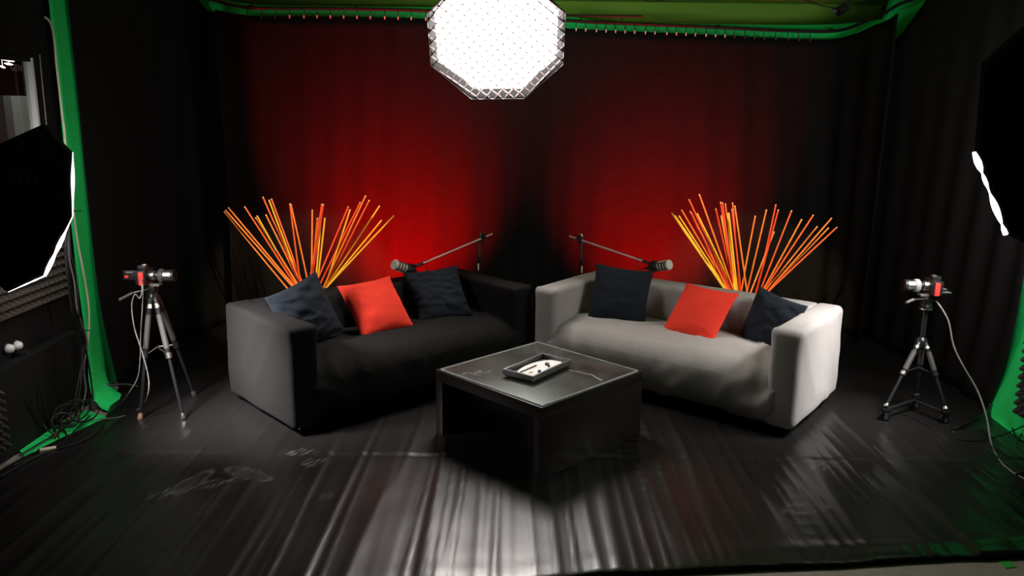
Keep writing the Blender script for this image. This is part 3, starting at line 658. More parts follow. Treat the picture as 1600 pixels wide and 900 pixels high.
# ------------------------------------------------------------------ microphones on boom stands
def mic_stand(side, pole_top, tail, tip, rear, front, lab_stand, lab_mic):
    t = thing('microphone_stand', lab_stand, 'microphone stand', (pole_top.x, pole_top.y, 0.012))
    P0 = Vector((pole_top.x, pole_top.y, 0)); D = (tip - tail).normalized()
    child(MB().lathe([(0.13, 0.012), (0.13, 0.020), (0.12, 0.026), (0.02, 0.034), (0.014, 0.05)], Matrix.Translation(P0), 28), 'base', 'satin_black', t)
    zt_ = pole_top.z
    child(MB().tube([P0 + Vector((0, 0, 0.04)), P0 + Vector((0, 0, zt_ - 0.16))], 0.012, 12), 'pole', 'satin_black', t)
    child(MB().tube([P0 + Vector((0, 0, zt_ - 0.17)), P0 + Vector((0, 0, zt_))], 0.009, 12), 'pole', 'rubber', t)
    child(MB().lathe([(0.012, zt_ - 0.18), (0.017, zt_ - 0.175), (0.017, zt_ - 0.155), (0.011, zt_ - 0.15)], Matrix.Translation(P0), 16), 'pole_clutch', 'black', t)
    child(MB().box(P0 + Vector((side * 0.006, -0.0135, zt_ - 0.225)), (0.010, 0.003, 0.052)), 'sticker', 'white', t, bevel=0.001)
    on = tail + D * (pole_top - tail).dot(D)
    hd = child(MB().lathe([(0.008, -0.022), (0.022, -0.02), (0.024, 0), (0.022, 0.02), (0.008, 0.022)], along(on + Vector((0, 0.0, 0.012)), (0, 1, 0)), 18).box(on + Vector((0, 0, -0.016)), (0.022, 0.026, 0.034)), 'swivel', 'black', t, bevel=0.002)
    kn = MB().tube([on + Vector((-0.028 * side, -0.01, 0.012)), on + Vector((-0.045 * side, -0.012, -0.006)), on + Vector((-0.05 * side, -0.012, -0.026))], 0.004, 8).mesh('wing_knob'); kn.transform(t.matrix_basis.inverted()); obj('wing_knob', kn, 'chrome', hd)
    kb = MB().tube([on + Vector((0.02 * side, -0.012, 0.028)), on + Vector((0.006 * side, -0.014, 0.044)), on + Vector((-0.012 * side, -0.012, 0.04))], 0.0042, 8).mesh('wing_knob'); kb.transform(t.matrix_basis.inverted()); obj('wing_knob', kb, 'chrome', hd)
    child(MB().tube([tail, tip], 0.0068, 12), 'boom', 'boom_steel', t)
    child(MB().tube([tip - D * 0.05, tip + D * 0.012], 0.011, 12), 'boom_end', 'black', t)
    ax = (front - rear).normalized(); L = (front - rear).length
    m = thing('microphone', lab_mic, 'microphone', rear.lerp(front, .5))
    W = along(rear, ax)
    child(MB().lathe([(0.012, -0.01), (0.026, -0.004), (0.034, 0.006), (0.036, 0.02), (0.036, L * 0.42), (0.034, L * 0.45)], W, 28), 'body', 'black', m)
    z0 = L * 0.44; n = 4; st = (L - z0) / n
    child(MB().lathe([(0.031, z0), (0.031, L - 0.006)], W, 28), 'inner_cage', 'black', m)
    for k in range(n):
        q0 = z0 + k * st + 0.003; q1 = z0 + (k + 1) * st - 0.006
        child(MB().lathe([(0.030, q0), (0.035, q0 + 0.002), (0.0355, q1 - 0.002), (0.030, q1)] if k < n - 1 else [(0.030, q0), (0.036, q0 + 0.003), (0.036, L - 0.006), (0.030, L), (0, L + 0.001)], W, 28), 'grille_band', 'grille', m)
    rb = MB()
    for an in (0.9, 2.5, 4.0, 5.5):
        o_ = W @ Vector((0.0365 * math.cos(an), 0.0365 * math.sin(an), z0)); o2 = W @ Vector((0.0365 * math.cos(an), 0.0365 * math.sin(an), L - 0.008)); rb.tube([o_, o2], 0.003, 6)
    child(rb, 'cage_rib', 'black', m)
    mid = rear + ax * (L * 0.22)
    yk = child(MB().tube(smooth_path([tip + D * 0.01, (tip + D * 0.03) * 0.5 + (mid + Vector((0, 0, 0.05))) * 0.5, mid + Vector((0, 0, 0.036))], 5), 0.008, 8).lathe([(0.016, -0.008), (0.02, 0), (0.016, 0.008)], along(mid + Vector((0, 0, 0.036)), (0, 0, 1)), 16), 'mount', 'black', m)
    # plug and looping cable
    pe = rear - ax * 0.055
    pl = child(MB().tube([rear - ax * 0.004, rear - ax * 0.03, pe], [0.011, 0.0105, 0.006], 12), 'plug', 'black', m)
    q1 = pe - ax * 0.05 + Vector((0, 0, 0.0)); q2 = pe - ax * 0.085 + Vector((0, 0, 0.05)); q3 = tip - D * 0.11 + Vector((0, -0.01, 0.005))
    cm = MB().tube(smooth_path([pe, q1, q2, tip - D * 0.07 + Vector((-0.0, 0, 0.015)), q3], 6), 0.0032, 6).mesh('cord', 60); cm.transform(m.matrix_basis.inverted()); obj('cord', cm, 'rubber', pl)
mic_stand(-1, aty(749, 371, 6.02), aty(769, 365.5, 6.06), aty(652, 415, 5.55), aty(646, 424, 5.50), aty(615, 413, 5.37),
          'black microphone stand with a boom reaching down left over the black sofa', 'dark microphone with pale striped grille over the black sofa')
mic_stand(1, aty(909, 375, 6.02), aty(890, 369, 6.06), aty(1014, 411, 5.60), aty(1016, 418, 5.56), aty(1047, 413.5, 5.43),
          'black microphone stand with a boom reaching down right over the grey sofa', 'dark microphone with pale striped grille over the grey sofa')

# ------------------------------------------------------------------ tripods and video cameras
def leg_pts(a, b, ks): return [a.lerp(b, k) for k in ks]
def tripod(label, apex, feet, head_z, dolly, handle, footmat):
    t = thing('tripod', label, 'tripod', (apex.x, apex.y, feet[0].z))
    up = Vector((0, 0, 1))
    for i, f in enumerate(feet):
        o = (f - apex); o.z = 0; o.normalize(); a = apex + o * 0.028; d = (f - a)
        L = child(MB().tube(leg_pts(a, f, (0, 0.05)), [0.013, 0.016], 10).tube(leg_pts(a, f, (0.03, 0.46)), 0.014, 10).tube(leg_pts(a, f, (0.45, 0.97)), 0.0095, 10), 'leg', 'satin_black', t)
        def sub(mb, nm, m_):
            me = mb.mesh(nm); me.transform(t.matrix_basis.inverted()); return obj(nm, me, m_, L)
        sub(MB().tube(leg_pts(a, f, (0.14, 0.42)), 0.0165, 10), 'foam_grip', 'rubber')
        sub(MB().tube(leg_pts(a, f, (0.455, 0.50)), 0.018, 10), 'leg_clamp', 'black' if i else 'steel')
        sub(MB().tube(leg_pts(a, f, (0.02, 0.085)), [0.012, 0.017], 10), 'hinge_collar', 'steel' if i < 2 else 'black')
        sub(MB().tube(leg_pts(a, f, (0.95, 0.985, 1.0)), [0.011, 0.016, 0.014], 10), 'foot', footmat[i])
    child(MB().lathe([(0.012, -0.05), (0.030, -0.035), (0.036, 0.0), (0.03, 0.018), (0.016, 0.03), (0.014, head_z - apex.z - 0.075)], Matrix.Translation(apex), 18), 'spider', 'satin_black', t)
    hz = Vector((apex.x, apex.y, head_z))
    hd = child(MB().lathe([(0.016, -0.085), (0.030, -0.08), (0.034, -0.07), (0.03, -0.062), (0.026, -0.02), (0.03, -0.012)], Matrix.Translation(hz), 20).box(hz + Vector((0, 0, -0.03)), (0.05, 0.066, 0.036)), 'head', 'satin_black', t, bevel=0.003)
    child(MB().lathe([(0.016, -0.098), (0.036, -0.094), (0.037, -0.086), (0.02, -0.083)], Matrix.Translation(hz), 20), 'head_collar', 'steel', t)
    child(MB().box(hz + Vector((0, 0, -0.006)), (0.105, 0.05, 0.012)), 'head_plate', 'tray_grey', t, bevel=0.003)
    ha, hb = handle
    child(MB().tube([hz + Vector((0, -0.02, -0.025)), ha], 0.0045, 8), 'pan_handle', 'steel', t)
    child(MB().tube([ha, ha.lerp(hb, .08), hb], [0.007, 0.009, 0.0085], 10), 'handle_grip', 'rubber', t)
    sc_ = Vector((apex.x, apex.y, apex.z * 0.55 + feet[0].z * 0.45))
    for f in feet:
        q = apex.lerp(f, 0.47); child(MB().tube([sc_, q], 0.005, 6), 'spreader_arm', 'steel' if not dolly else 'black', t)
    if dolly:
        dc = Vector((apex.x, apex.y, 0.085))
        for f in feet:
            e = f.copy(); e.z = 0.082
            da = child(MB().tube([dc, e], 0.010, 8).box(e + Vector((0, 0, 0.0)), (0.04, 0.04, 0.024)), 'dolly_arm', 'satin_black', t, bevel=0.003)
            wc = Vector((e.x, e.y, 0.042))
            cm = MB().lathe([(0.010, -0.013), (0.026, -0.012), (0.030, -0.007), (0.030, 0.007), (0.026, 0.012), (0.010, 0.013)], along(wc, (0.35, 1, 0)), 20).mesh('caster_wheel'); cm.transform(t.matrix_basis.inverted()); obj('caster_wheel', cm, 'black', da)
            cf = MB().box(wc + Vector((0, -0.017, 0.012)), (0.02, 0.004, 0.05)).lathe([(0.009, 0.024), (0.009, 0.036)], Matrix.Translation(wc), 12).mesh('caster_fork'); cf.transform(t.matrix_basis.inverted()); obj('caster_fork', cf, 'chrome', da)
    return hz
def video_camera(label, hz, ang, mirrored):
    t = thing('video_camera', label, 'camera', hz, ang)          # local x: lens axis, y: away from the viewer for the left one
    s = -1 if not mirrored else 1                                # the side turned to the viewer
    ax = Matrix.Rotation(PI / 2, 4, 'Y'); zc = 0.045
    MB().box((-0.03, 0, zc), (0.058, 0.125, 0.082)).build('body', 'black', t, bevel=0.006)
    MB().box((-0.035, 0, zc + 0.052), (0.05, 0.05, 0.026)).build('viewfinder_hump', 'black', t, bevel=0.006)
    MB().box((-0.025, 0.0, zc + 0.068), (0.024, 0.022, 0.006)).build('hot_shoe', 'steel', t, bevel=0.001)
    MB().box((-0.022, s * 0.066, zc - 0.004), (0.030, 0.014, 0.078)).build('side_grip', 'cam_red', t, bevel=0.005)
    MB().box((-0.03, 0, 0.002), (0.07, 0.05, 0.008)).build('base_plate', 'steel', t, bevel=0.002)
    if mirrored: MB().box((-0.085, s * 0.02, zc - 0.028), (0.07, 0.05, 0.004)).box((-0.068, s * 0.02, zc - 0.008), (0.05, 0.04, 0.004)).box((-0.062, s * 0.02, zc), (0.012, 0.03, 0.05)).build('rear_plate', 'tray_grey', t, bevel=0.001)
    sc_ = None if mirrored else MB().box((-0.10, s * 0.03, zc + 0.01), (0.075, 0.01, 0.056)).box((-0.064, s * 0.03, zc), (0.02, 0.02, 0.02)).build('flip_screen', 'black', t, bevel=0.002)
    if sc_: MB().box((-0.118, s * 0.036, zc + 0.002), (0.022, 0.004, 0.016)).build('red_button', 'cam_red', sc_, bevel=0.002)
    if sc_: MB().box((-0.10, s * 0.036, zc + 0.028), (0.04, 0.003, 0.006)).build('screen_trim', 'grey_plastic', sc_, bevel=0.001)
    A = Matrix.Translation((0, 0, zc + 0.004)) @ ax
    MB().lathe([(0.027, -0.004), (0.029, 0.004), (0.029, 0.03), (0.026, 0.034)], A, 28).build('lens_mount', 'steel', t)
    MB().lathe([(0.026, 0.032), (0.027, 0.036), (0.027, 0.052), (0.030, 0.056)], A, 28).build('lens_barrel', 'satin_black', t)
    ring = MB()
    ring.lathe([(0.030, 0.054), (0.037, 0.057), (0.037, 0.083), (0.031, 0.086)], A, 32)
    for k in range(24):
        an = 2 * PI * k / 24; p = A @ Vector((0.0375 * math.cos(an), 0.0375 * math.sin(an), 0.07)); ring.box(p, (0.02, 0.003, 0.003), Matrix.Rotation(0, 3, 'X'))
    ring.build('focus_ring', 'grey_plastic' if mirrored else 'rubber', t)
    MB().lathe([(0.030, 0.085), (0.033, 0.088), (0.034, 0.128), (0.032, 0.130)], A, 32).build('lens_hood', 'steel', t)
    MB().lathe([(0.034, 0.128), (0.035, 0.130), (0.035, 0.142), (0.030, 0.142), (0.028, 0.120), (0, 0.116)], A, 32).build('front_ring', 'black', t)
    return t
apL = aty(239, 464, 4.58)
fl_ = [atz(287, 655, 0.014), atz(219, 655, 0.014), atz(304, 618, 0.014)]
apL = Vector((apL.x, apL.y, apL.z))
hzL = tripod('black tripod under the left camera, beside the left green strip', apL, fl_, aty(233, 443, 4.58).z, False, (aty(208, 457.5, 4.45), aty(186, 469, 4.40)), ['steel', 'brown', 'rubber'])
video_camera('black and red camera on the left tripod, its lens pointing right', Vector((aty(235, 443, 4.58).x, 4.58, hzL.z)), 0.02, False)
apR = aty(1440, 534, 4.66)
fr_ = [atz(1384, 636, 0.10), atz(1478, 640, 0.10), atz(1432, 618, 0.10)]
hzR = tripod('black tripod on a wheeled dolly under the right camera', apR, fr_, aty(1446, 459, 4.66).z, True, (aty(1428, 468, 4.50), aty(1416, 473, 4.46)), ['steel', 'steel', 'rubber'])
video_camera('black and red camera on the right tripod, its lens pointing left', Vector((aty(1449, 459, 4.66).x, 4.66, hzR.z)), PI - 0.03, True)
cable('camera_cable', 'grey cable looping down from the left camera to the floor', [aty(221, 436, 4.50), aty(222, 455, 4.47), aty(218, 466, 4.46), aty(211, 460, 4.45), aty(206, 478, 4.44), aty(210, 512, 4.42), aty(222, 550, 4.40), aty(232, 590, 4.38), aty(230, 620, 4.36), atz(215, 640, 0.018), atz(190, 651, 0.018), atz(155, 655, 0.020), atz(120, 658, 0.018)], 0.0035, 'grey_cable')
cable('camera_cable', 'second cable hanging straight down from the left camera beside its leg', [aty(224, 436, 4.52), aty(223, 470, 4.50), aty(220, 520, 4.48), aty(219, 560, 4.47), aty(215, 590, 4.46), aty(200, 616, 4.44), atz(188, 632, 0.018)], 0.003, 'grey_cable')
cable('camera_cable', 'grey cable hanging from the right camera and running across the mat to the right edge', [aty(1462, 470, 4.66), aty(1470, 480, 4.62), aty(1482, 502, 4.58), aty(1490, 540, 4.55), aty(1505, 572, 4.50), aty(1527, 610, 4.42), aty(1541, 650, 4.30), atz(1548, 690, 0.03), atz(1557, 712, 0.018), atz(1572, 730, 0.018), atz(1600, 748, 0.018), atz(1640, 765, 0.018)], 0.005, 'grey_cable')
cable('camera_cable', 'thin black cable trailing over the mat between the right tripod feet', [atz(1388, 641, 0.02), atz(1420, 650, 0.018), atz(1455, 668, 0.018), atz(1490, 685, 0.018), atz(1530, 688, 0.03), atz(1570, 678, 0.05), atz(1605, 663, 0.07)], 0.004, 'black_cable')

# ------------------------------------------------------------------ softboxes
def octagon(R, a0): return [(R * math.cos(a0 + PI / 4 * k), R * math.sin(a0 + PI / 4 * k)) for k in range(8)]
def softbox(name, label, C, n, e1, R, a0, depth, lip, m_diff, recess, grid, seams=(), taper=0.985):
    e2 = n.cross(e1).normalized(); W = axes(C, e1, n, e2)       # local z = facing direction
    t = thing(name, label, 'softbox', C)
    rim = [W @ Vector((x, y, 0)) for x, y in octagon(R, a0)]; mid = [W @ Vector((x, y, -lip)) for x, y in octagon(R * 0.985, a0)]
    belly = [W @ Vector((x, y, -lip - 0.22 * depth)) for x, y in octagon((R * 0.985 * 0.78 + 0.09 * 0.22) if taper > 0.95 else R * (taper - 0.012), a0)]
    back = [W @ Vector((x, y, -lip - depth)) for x, y in octagon(0.09, a0)]
    sh = MB(); vs = rim + mid + belly + back; fs = []
    for k in range(8):
        k2 = (k + 1) % 8; fs += [(k, k2, 8 + k2, 8 + k), (8 + k, 8 + k2, 16 + k2, 16 + k), (16 + k, 16 + k2, 24 + k2, 24 + k)]
    fs.append(tuple(24 + k for k in range(8))); sh.add(vs, fs)
    so = child(sh, 'shell', 'softbox_black', t, smooth=0)
    ins = MB(); i0 = [W @ Vector((x, y, 0.0)) for x, y in octagon(R * 0.992, a0)]; i1 = [W @ Vector((x, y, -recess)) for x, y in octagon(R * taper, a0)]
    ins.add(i0 + i1, [(k, (k + 1) % 8, 8 + (k + 1) % 8, 8 + k) for k in range(8)]); child(ins, 'lip_lining', 'lip', t, smooth=0)
    df_ = MB(); df_.add([W @ Vector((x, y, -recess)) for x, y in octagon(R * (taper - 0.001), a0)], [tuple(range(8))]); child(df_, 'diffuser', m_diff, t, smooth=0)
    if grid:
        g = MB(); ap = R * math.cos(PI / 8); cell = 0.052; gd = 0.022
        for dirn in (0, 1):
            base = PI / 4 + dirn * PI / 2 + 0.12
            dv = Vector((math.cos(base), math.sin(base))); nv = Vector((-dv.y, dv.x)); k = -int(R / cell)
            while k * cell < R:
                o_ = k * cell; t0, t1 = -9.0, 9.0
                for q in range(8):
                    an = a0 + PI / 8 + PI / 4 * q; hn = Vector((math.cos(an), math.sin(an))); den = hn.dot(dv); num = ap * 0.99 - hn.dot(nv) * o_
                    if abs(den) < 1e-6:
                        if num < 0: t0, t1 = 1, 0
                    elif den > 0: t1 = min(t1, num / den)
                    else: t0 = max(t0, num / den)
                if t1 > t0 + 0.02:
                    pm = nv * o_ + dv * (t0 + t1) / 2
                    g.box(W @ Vector((pm.x, pm.y, -gd / 2)), (t1 - t0, 0.0022, gd), W.to_3x3() @ Matrix.Rotation(base, 3, 'Z'))
                k += 1
        child(g, 'grid', 'grid_cloth', t, smooth=0)
    hb = W @ Vector((0, 0, -lip - depth - 0.005))
    child(MB().lathe([(0.05, -0.22), (0.065, -0.21), (0.07, -0.02), (0.10, -0.015), (0.10, 0.006)], axes(hb, e1, n, e2), 24), 'flash_head', 'black', t)
    for (k, rr) in seams:                                        # fabric seam with light leaking through
        a = rim[k % 8]; b = rim[(k + 1) % 8]; pts = [a.lerp(b, q / 8) for q in range(9)]
        child(MB().tube(pts, list(rr), 8), 'glowing_seam', 'seam_lit', t, smooth=60)
    return t, W, rim, mid, back, hb
# overhead octagonal softbox
C0 = aty(776, 63, 5.38); n0 = Vector((0.02, -0.85, -0.55)).normalized(); e10 = Vector((1, 0.03, 0)); e10 = (e10 - n0 * e10.dot(n0)).normalized()
tO, W0, rimO, midO, backO, hb0 = softbox('octagonal_softbox', 'large lit octagonal softbox with a grid hanging over the coffee table', C0, n0, e10, 0.474, PI / 8 + 0.03, 0.30, 0.004, 'lit', 0.066, True, taper=0.90)
child(MB().tube([hb0 - n0 * 0.1, Vector((hb0.x, hb0.y + 0.07, ZC))], 0.013, 10), 'ceiling_post', 'satin_black', tO)
# left softbox: seen from behind
vw = ray(43, 325).normalized(); fz = 3.72
C1 = CAM + ray(43, 325) * (fz / 1.0); rI = Vector((1, 0, 0)); uI = Vector((0, math.sin(PITCH), math.cos(PITCH)))
R1 = 134.0 / F * fz
rv = rI - vw * rI.dot(vw); rv.normalize(); uv = rv.cross(vw).normalized()
e1 = (rv * 0.44 - vw * 0.898).normalized()
e2 = (rv * 0.187 + uv * 0.97 + vw * 0.09); e2 = (e2 - e1 * e2.dot(e1)).normalized(); n1 = e2.cross(e1)
tL, W1, rimL, midL, backL, hb1 = softbox('octagonal_softbox', 'black back of the softbox at the left edge, light leaking along its rim', C1, n1, e1, R1, math.radians(5), 0.34, 0.02, 'lit_side', 0.02, False, seams=((7, (.002, .003, .006, .008, .008, .006, .004, .003, .002)), (0, (.002, .0025, .004, .009, .010, .006, .010, .010, .006)), (1, (.004, .003, .0045, .003, .004, .003, .002, .002, .0015))))
# lettering on its back fabric
def on_plane(u, v, a, b, c, lift=0.003):
    nn = (b - a).cross(c - a).normalized(); d = ray(u, v); t = (a - CAM).dot(nn) / d.dot(nn)
    if nn.dot(d) > 0: nn = -nn
    return CAM + d * t + nn * lift, nn
pa, nn = on_plane(8, 284, midL[7], midL[0], backL[0]); pb, _ = on_plane(66, 287, midL[7], midL[0], backL[0]); pu, _ = on_plane(10, 268, midL[7], midL[0], backL[0])
lx = (pb - pa).normalized(); ly = (pu - pa); ly = (ly - lx * ly.dot(lx)).normalized()
letters('GEN', (pb - pa).length / 2.45, 'lettering', tL, axes(pa, lx, lx.cross(ly), ly))
def light_stand(t, hb, x, y, spread=0.30):
    child(MB().tube([Vector((x, y, 0.02)), Vector((x, y, hb.z - 0.02))], 0.014, 10), 'stand_pole', 'satin_black', t)
    child(MB().tube([Vector((x, y, hb.z - 0.03)), hb], 0.016, 10), 'stand_bracket', 'black', t)
    for k in range(3):
        an = 0.5 + 2 * PI * k / 3; child(MB().tube([Vector((x, y, 0.22)), Vector((x + spread * math.cos(an), y + spread * math.sin(an), 0.02))], 0.009, 8), 'stand_leg', 'satin_black', t)
light_stand(tL, hb1 - n1 * 0.1, (hb1 - n1 * 0.12).x + 0.04, (hb1 - n1 * 0.12).y, 0.12)
# right softbox: mirrored, mostly outside the frame
fzr = 3.95; C2 = CAM + ray(1622, 222) * fzr; R2 = 181.0 / F * fzr
vw2 = ray(1622, 222).normalized(); rv2 = rI - vw2 * rI.dot(vw2); rv2.normalize(); uv2 = rv2.cross(vw2).normalized()
f1 = (-rv2 * 0.44 - vw2 * 0.898).normalized(); f2 = (-rv2 * 0.187 + uv2 * 0.97 + vw2 * 0.09); f2 = (f2 - f1 * f2.dot(f1)).normalized(); n2 = f1.cross(f2)
tR, W2, rimR, midR, backR, hb2 = softbox('octagonal_softbox', 'black softbox at the right edge showing only its bright leaking rim', C2, n2, f1, R2, math.radians(-5), 0.34, 0.02, 'lit_side', 0.02, False, seams=())
ra = [aty(1545, 234, C2.y - 0.25)]
# its lit rim, along the two octagon sides that face the set
idx = sorted(range(8), key=lambda k: _px(rimR[k])[0])[:2]
light_stand(tR, hb2 - n2 * 0.1, (hb2 - n2 * 0.12).x, (hb2 - n2 * 0.12).y)
lo_i = max(idx, key=lambda k: _px(rimR[k])[1])
nb = max(((lo_i + 1) % 8, (lo_i - 1) % 8), key=lambda k: _px(rimR[k])[1])
a, b = rimR[lo_i], rimR[nb]
pts = [a.lerp(b, q / 16) for q in range(17)]; rr = [0.008, 0.013, 0.016, 0.013, 0.004, 0.009, 0.009, 0.004, 0.004, 0.010, 0.014, 0.015, 0.013, 0.010, 0.004, 0.011, 0.012]
child(MB().tube(pts, rr, 8), 'glowing_seam', 'seam_lit', tR, smooth=60)

def aimed_area(name, loc, target, size, power, spread):      # the gridded lamp inside a softbox, angled down at the sofa end
    ld = bpy.data.lights.new(name, 'AREA'); ld.shape = 'DISK'; ld.size = size; ld.energy = power; ld.spread = spread; ld.color = (1.0, 0.97, 0.955)
    lo = bpy.data.objects.new(name, ld); COL.objects.link(lo)
    lo.matrix_world = along(loc, Vector(loc) - Vector(target)); return lo
aimed_area('left_softbox_light', C1 + n1 * 0.06, (-1.50, 4.45, 0.20), 0.32, 20, math.radians(58))
aimed_area('right_softbox_light', C2 + n2 * 0.10, (1.98, 4.52, 0.25), 0.5, 8.5, math.radians(54))

# ------------------------------------------------------------------ left wall: foam, plinth, knobs, cables
def foam(name, label, x, y0, y1, z0, z1, s, cell=0.045, hgt=0.045):
    g = MB(); ny = max(1, int((y1 - y0) / cell)); nz = max(1, int((z1 - z0) / cell)); cy = (y1 - y0) / ny; cz = (z1 - z0) / nz
    g.box((x + s * 0.010, (y0 + y1) / 2, (z0 + z1) / 2), (0.020, y1 - y0, z1 - z0))
    for i in range(ny):
        for j in range(nz):
            a, b, c, d = y0 + i * cy, y0 + (i + 1) * cy, z0 + j * cz, z0 + (j + 1) * cz; xx = x + s * 0.0205
            t = (x + s * (0.02 + hgt), (a + b) / 2, (c + d) / 2)
            tt = [(t[0], t[1] + p * cy * 0.12, t[2] + q * cz * 0.12) for p, q in ((-1, -1), (1, -1), (1, 1), (-1, 1))]
            g.add([(xx, a, c), (xx, b, c), (xx, b, d), (xx, a, d)] + tt, [(0, 1, 5, 4), (1, 2, 6, 5), (2, 3, 7, 6), (3, 0, 4, 7), (4, 5, 6, 7)])
    return tag(g.build(name, 'foam', smooth=0), label, 'acoustic foam')
foam('acoustic_foam', 'dark pyramid foam panel on the left wall below the softbox', FX0 + 0.001, 3.30, 4.60, 0.69, 1.19, 1)
pl = MB().box(((FX0 - 2.585) / 2 + 0.001, 3.85, 0.235), (0.072, 1.54, 0.47)).build('wall_plinth', 'dark_wall', smooth=0, bevel=0.004)
tag(pl, 'low black boxed plinth along the left wall under the foam', 'plinth')
foam('acoustic_foam', 'dark pyramid foam panel low down at the left frame edge', -2.585, 3.15, 3.80, 0.08, 0.40, 1)
for k, (u, v) in enumerate(((15, 545), (28, 540))):
    c = atx(u, v, FX0 + 0.02); t = thing('round_socket', ['round white knob on the left wall, nearer the frame edge', 'round white knob on the left wall, farther from the frame edge'][k], 'knob', c, 0, 'white knobs on the left wall')
    child(MB().lathe([(0.026, -0.02), (0.026, -0.006), (0.022, 0.012), (0.012, 0.022), (0, 0.025)], along(c, (1, -0.3, 0.1)), 20), 'knob_face', 'white', t)
    child(MB().lathe([(0.032, -0.02), (0.032, -0.012), (0.027, -0.009)], along(c, (1, -0.0, 0.0)), 20), 'backplate', 'black', t)
bxp = atx(30, 552, FX0 + 0.02)
tag(MB().box(bxp + Vector((0, 0.0, 0.0)), (0.05, 0.05, 0.03)).tube([bxp + Vector((.02, .02, 0)), bxp + Vector((.04, .10, -.06)), bxp + Vector((.05, .13, -.09))], 0.006).build('junction_box', 'black', bevel=0.003), 'small black junction box under the white wall knobs', 'box')
cable('wall_conduit', 'thin pale conduit running straight down the dark left wall by the window', [atx(62, 85, FX0 + 0.006), atx(67, 140, FX0 + 0.006), atx(73, 200, FX0 + 0.006), atx(80, 290, FX0 + 0.006)], 0.0035, 'grey_plastic', 'conduit')
X1 = -2.56
cable('hanging_cable', 'long ivory cable hanging in front of the left green strip', [atx(70, 26, -2.6), atx(79, 36, -2.58)] + [atx(u, v, X1) for u, v in ((85, 62), (87, 90), (91, 125), (96, 170), (100, 200), (103, 235), (107, 270), (113, 310), (119, 365), (131, 430), (138, 475), (139, 510), (136, 545))], 0.006, 'ivory')
bund = [((104, 255), (103, 330), (101, 390), (106, 440), (114, 480), (124, 520), (128, 560), (122, 600), (116, 635)),
        ((105, 320), (104, 380), (108, 430), (117, 475), (127, 510), (133, 550), (134, 590), (140, 625), (144, 648)),
        ((107, 340), (108, 400), (116, 440), (120, 480), (126, 500), (136, 535), (131, 575), (134, 610), (128, 640)),
        ((102, 350), (103, 410), (108, 455), (113, 490), (123, 505), (131, 525), (128, 570), (125, 610), (118, 650)),
        ((106, 330), (110, 390), (119, 430), (122, 470), (124, 495), (130, 530), (137, 560), (143, 600), (146, 640))]
for k, q in enumerate(bund):
    dep = -2.55 + 0.008 * k
    cable('hanging_cable', ['dark cable hanging at the left edge of the cable bundle on the green strip', 'dark cable crossing to the right at the foot of the bundle on the green strip', 'grey-brown cable twisting through the bundle on the green strip', 'dark cable ending at the left foot of the bundle on the green strip', 'dark cable bowing out rightmost in the bundle on the green strip'][k],
          [atx(u, v, dep + 0.003 * i * (1 if v > 600 else 0)) for i, (u, v) in enumerate(q)], 0.0048, 'grey_cable' if k == 2 else 'black_cable', 'cable', 'cables bundled on the left green strip')
ties = MB()
for u, v, du in ((126, 517, 14), (115, 583, 24), (113, 330, 14)): ties.tube([atx(u - 2, v + 1, -2.49), atx(u + du / 2, v - 1, -2.485), atx(u + du, v, -2.50)], 0.003, 6)
tag(ties.build('cable_tie', 'black_cable', smooth=60), 'black cable ties across the cable bundle on the left green strip', 'cable tie')
cable('floor_bar', 'thick black cable lying straight across the foot of the left green strip', [atz(108, 616, 0.05), atz(135, 608, 0.06), atz(165, 602, 0.07), atz(195, 600.5, 0.06), atz(215, 604, 0.03)], 0.010, 'black_cable')
flo = [((118, 650), (100, 668), (84, 680), (60, 694), (30, 712)), ((140, 650), (118, 672), (100, 690), (70, 706), (20, 728)), ((105, 640), (92, 662), (104, 680), (96, 700)),
       ((62, 600), (70, 640), (84, 668), (92, 684)), ((45, 622), (66, 662), (86, 682)), ((163, 660), (150, 676), (120, 692), (60, 712), (0, 745)), ((130, 640), (112, 648), (100, 662), (90, 675), (84, 684))]
fl_lab = ['black cable on the floor running along the edge of the left green strip', 'black cable on the floor leading from the bundle toward the lower left edge', 'short black cable curled on the left green floor strip',
          'black cable drooping down the plinth onto the left green floor strip', 'second black cable drooping down the plinth, nearer the frame edge', 'black cable along the left border of the vinyl mat', 'red cable in the tangle at the foot of the left green strip']
for k, q in enumerate(flo):
    pts = []
    for i, (u, v) in enumerate(q):
        p = atz(u, v, 0.016 + 0.004 * (k % 3))
        if p.x < -2.56: p = atx(u, v, -2.565)
        pts.append(p)
    cable('floor_cable', fl_lab[k], pts, 0.005, 'red_cable' if k == 6 else 'black_cable', 'cable', 'cables on the left floor')
tc_ = atz(112, 655, 0.05)
tg = MB(); rg = random.Random(4)
for k in range(7):
    c = tc_ + Vector((rg.uniform(-.05, .06), rg.uniform(-.07, .07), rg.uniform(-0.02, .02))); rr_ = rg.uniform(0.04, 0.08); tl = rg.uniform(-.6, .6)
    tg.tube([c + Vector((rr_ * math.cos(a), rr_ * math.sin(a), 0.55 * rr_ * math.sin(a + tl) + 0.02)) for a in [i * 2 * PI / 22 for i in range(23)]], 0.0045, 6)
tag(tg.build('coiled_cable', 'black_cable', smooth=60), 'tangled coil of black cable at the foot of the left green strip', 'cable')
wp = atz(75, 703, 0.02)
ps = thing('cable_connector', 'pale rectangular cable connector on the floor at the lower left', 'connector', wp, 0.5)
MB().box((0, 0, 0), (0.075, 0.034, 0.022)).build('housing', 'ivory', ps, bevel=0.003); MB().tube([(-0.036, 0, 0), (-0.07, -0.006, -0.004), (-0.12, -0.03, -0.01)], 0.004).build('cord', 'black_cable', ps)
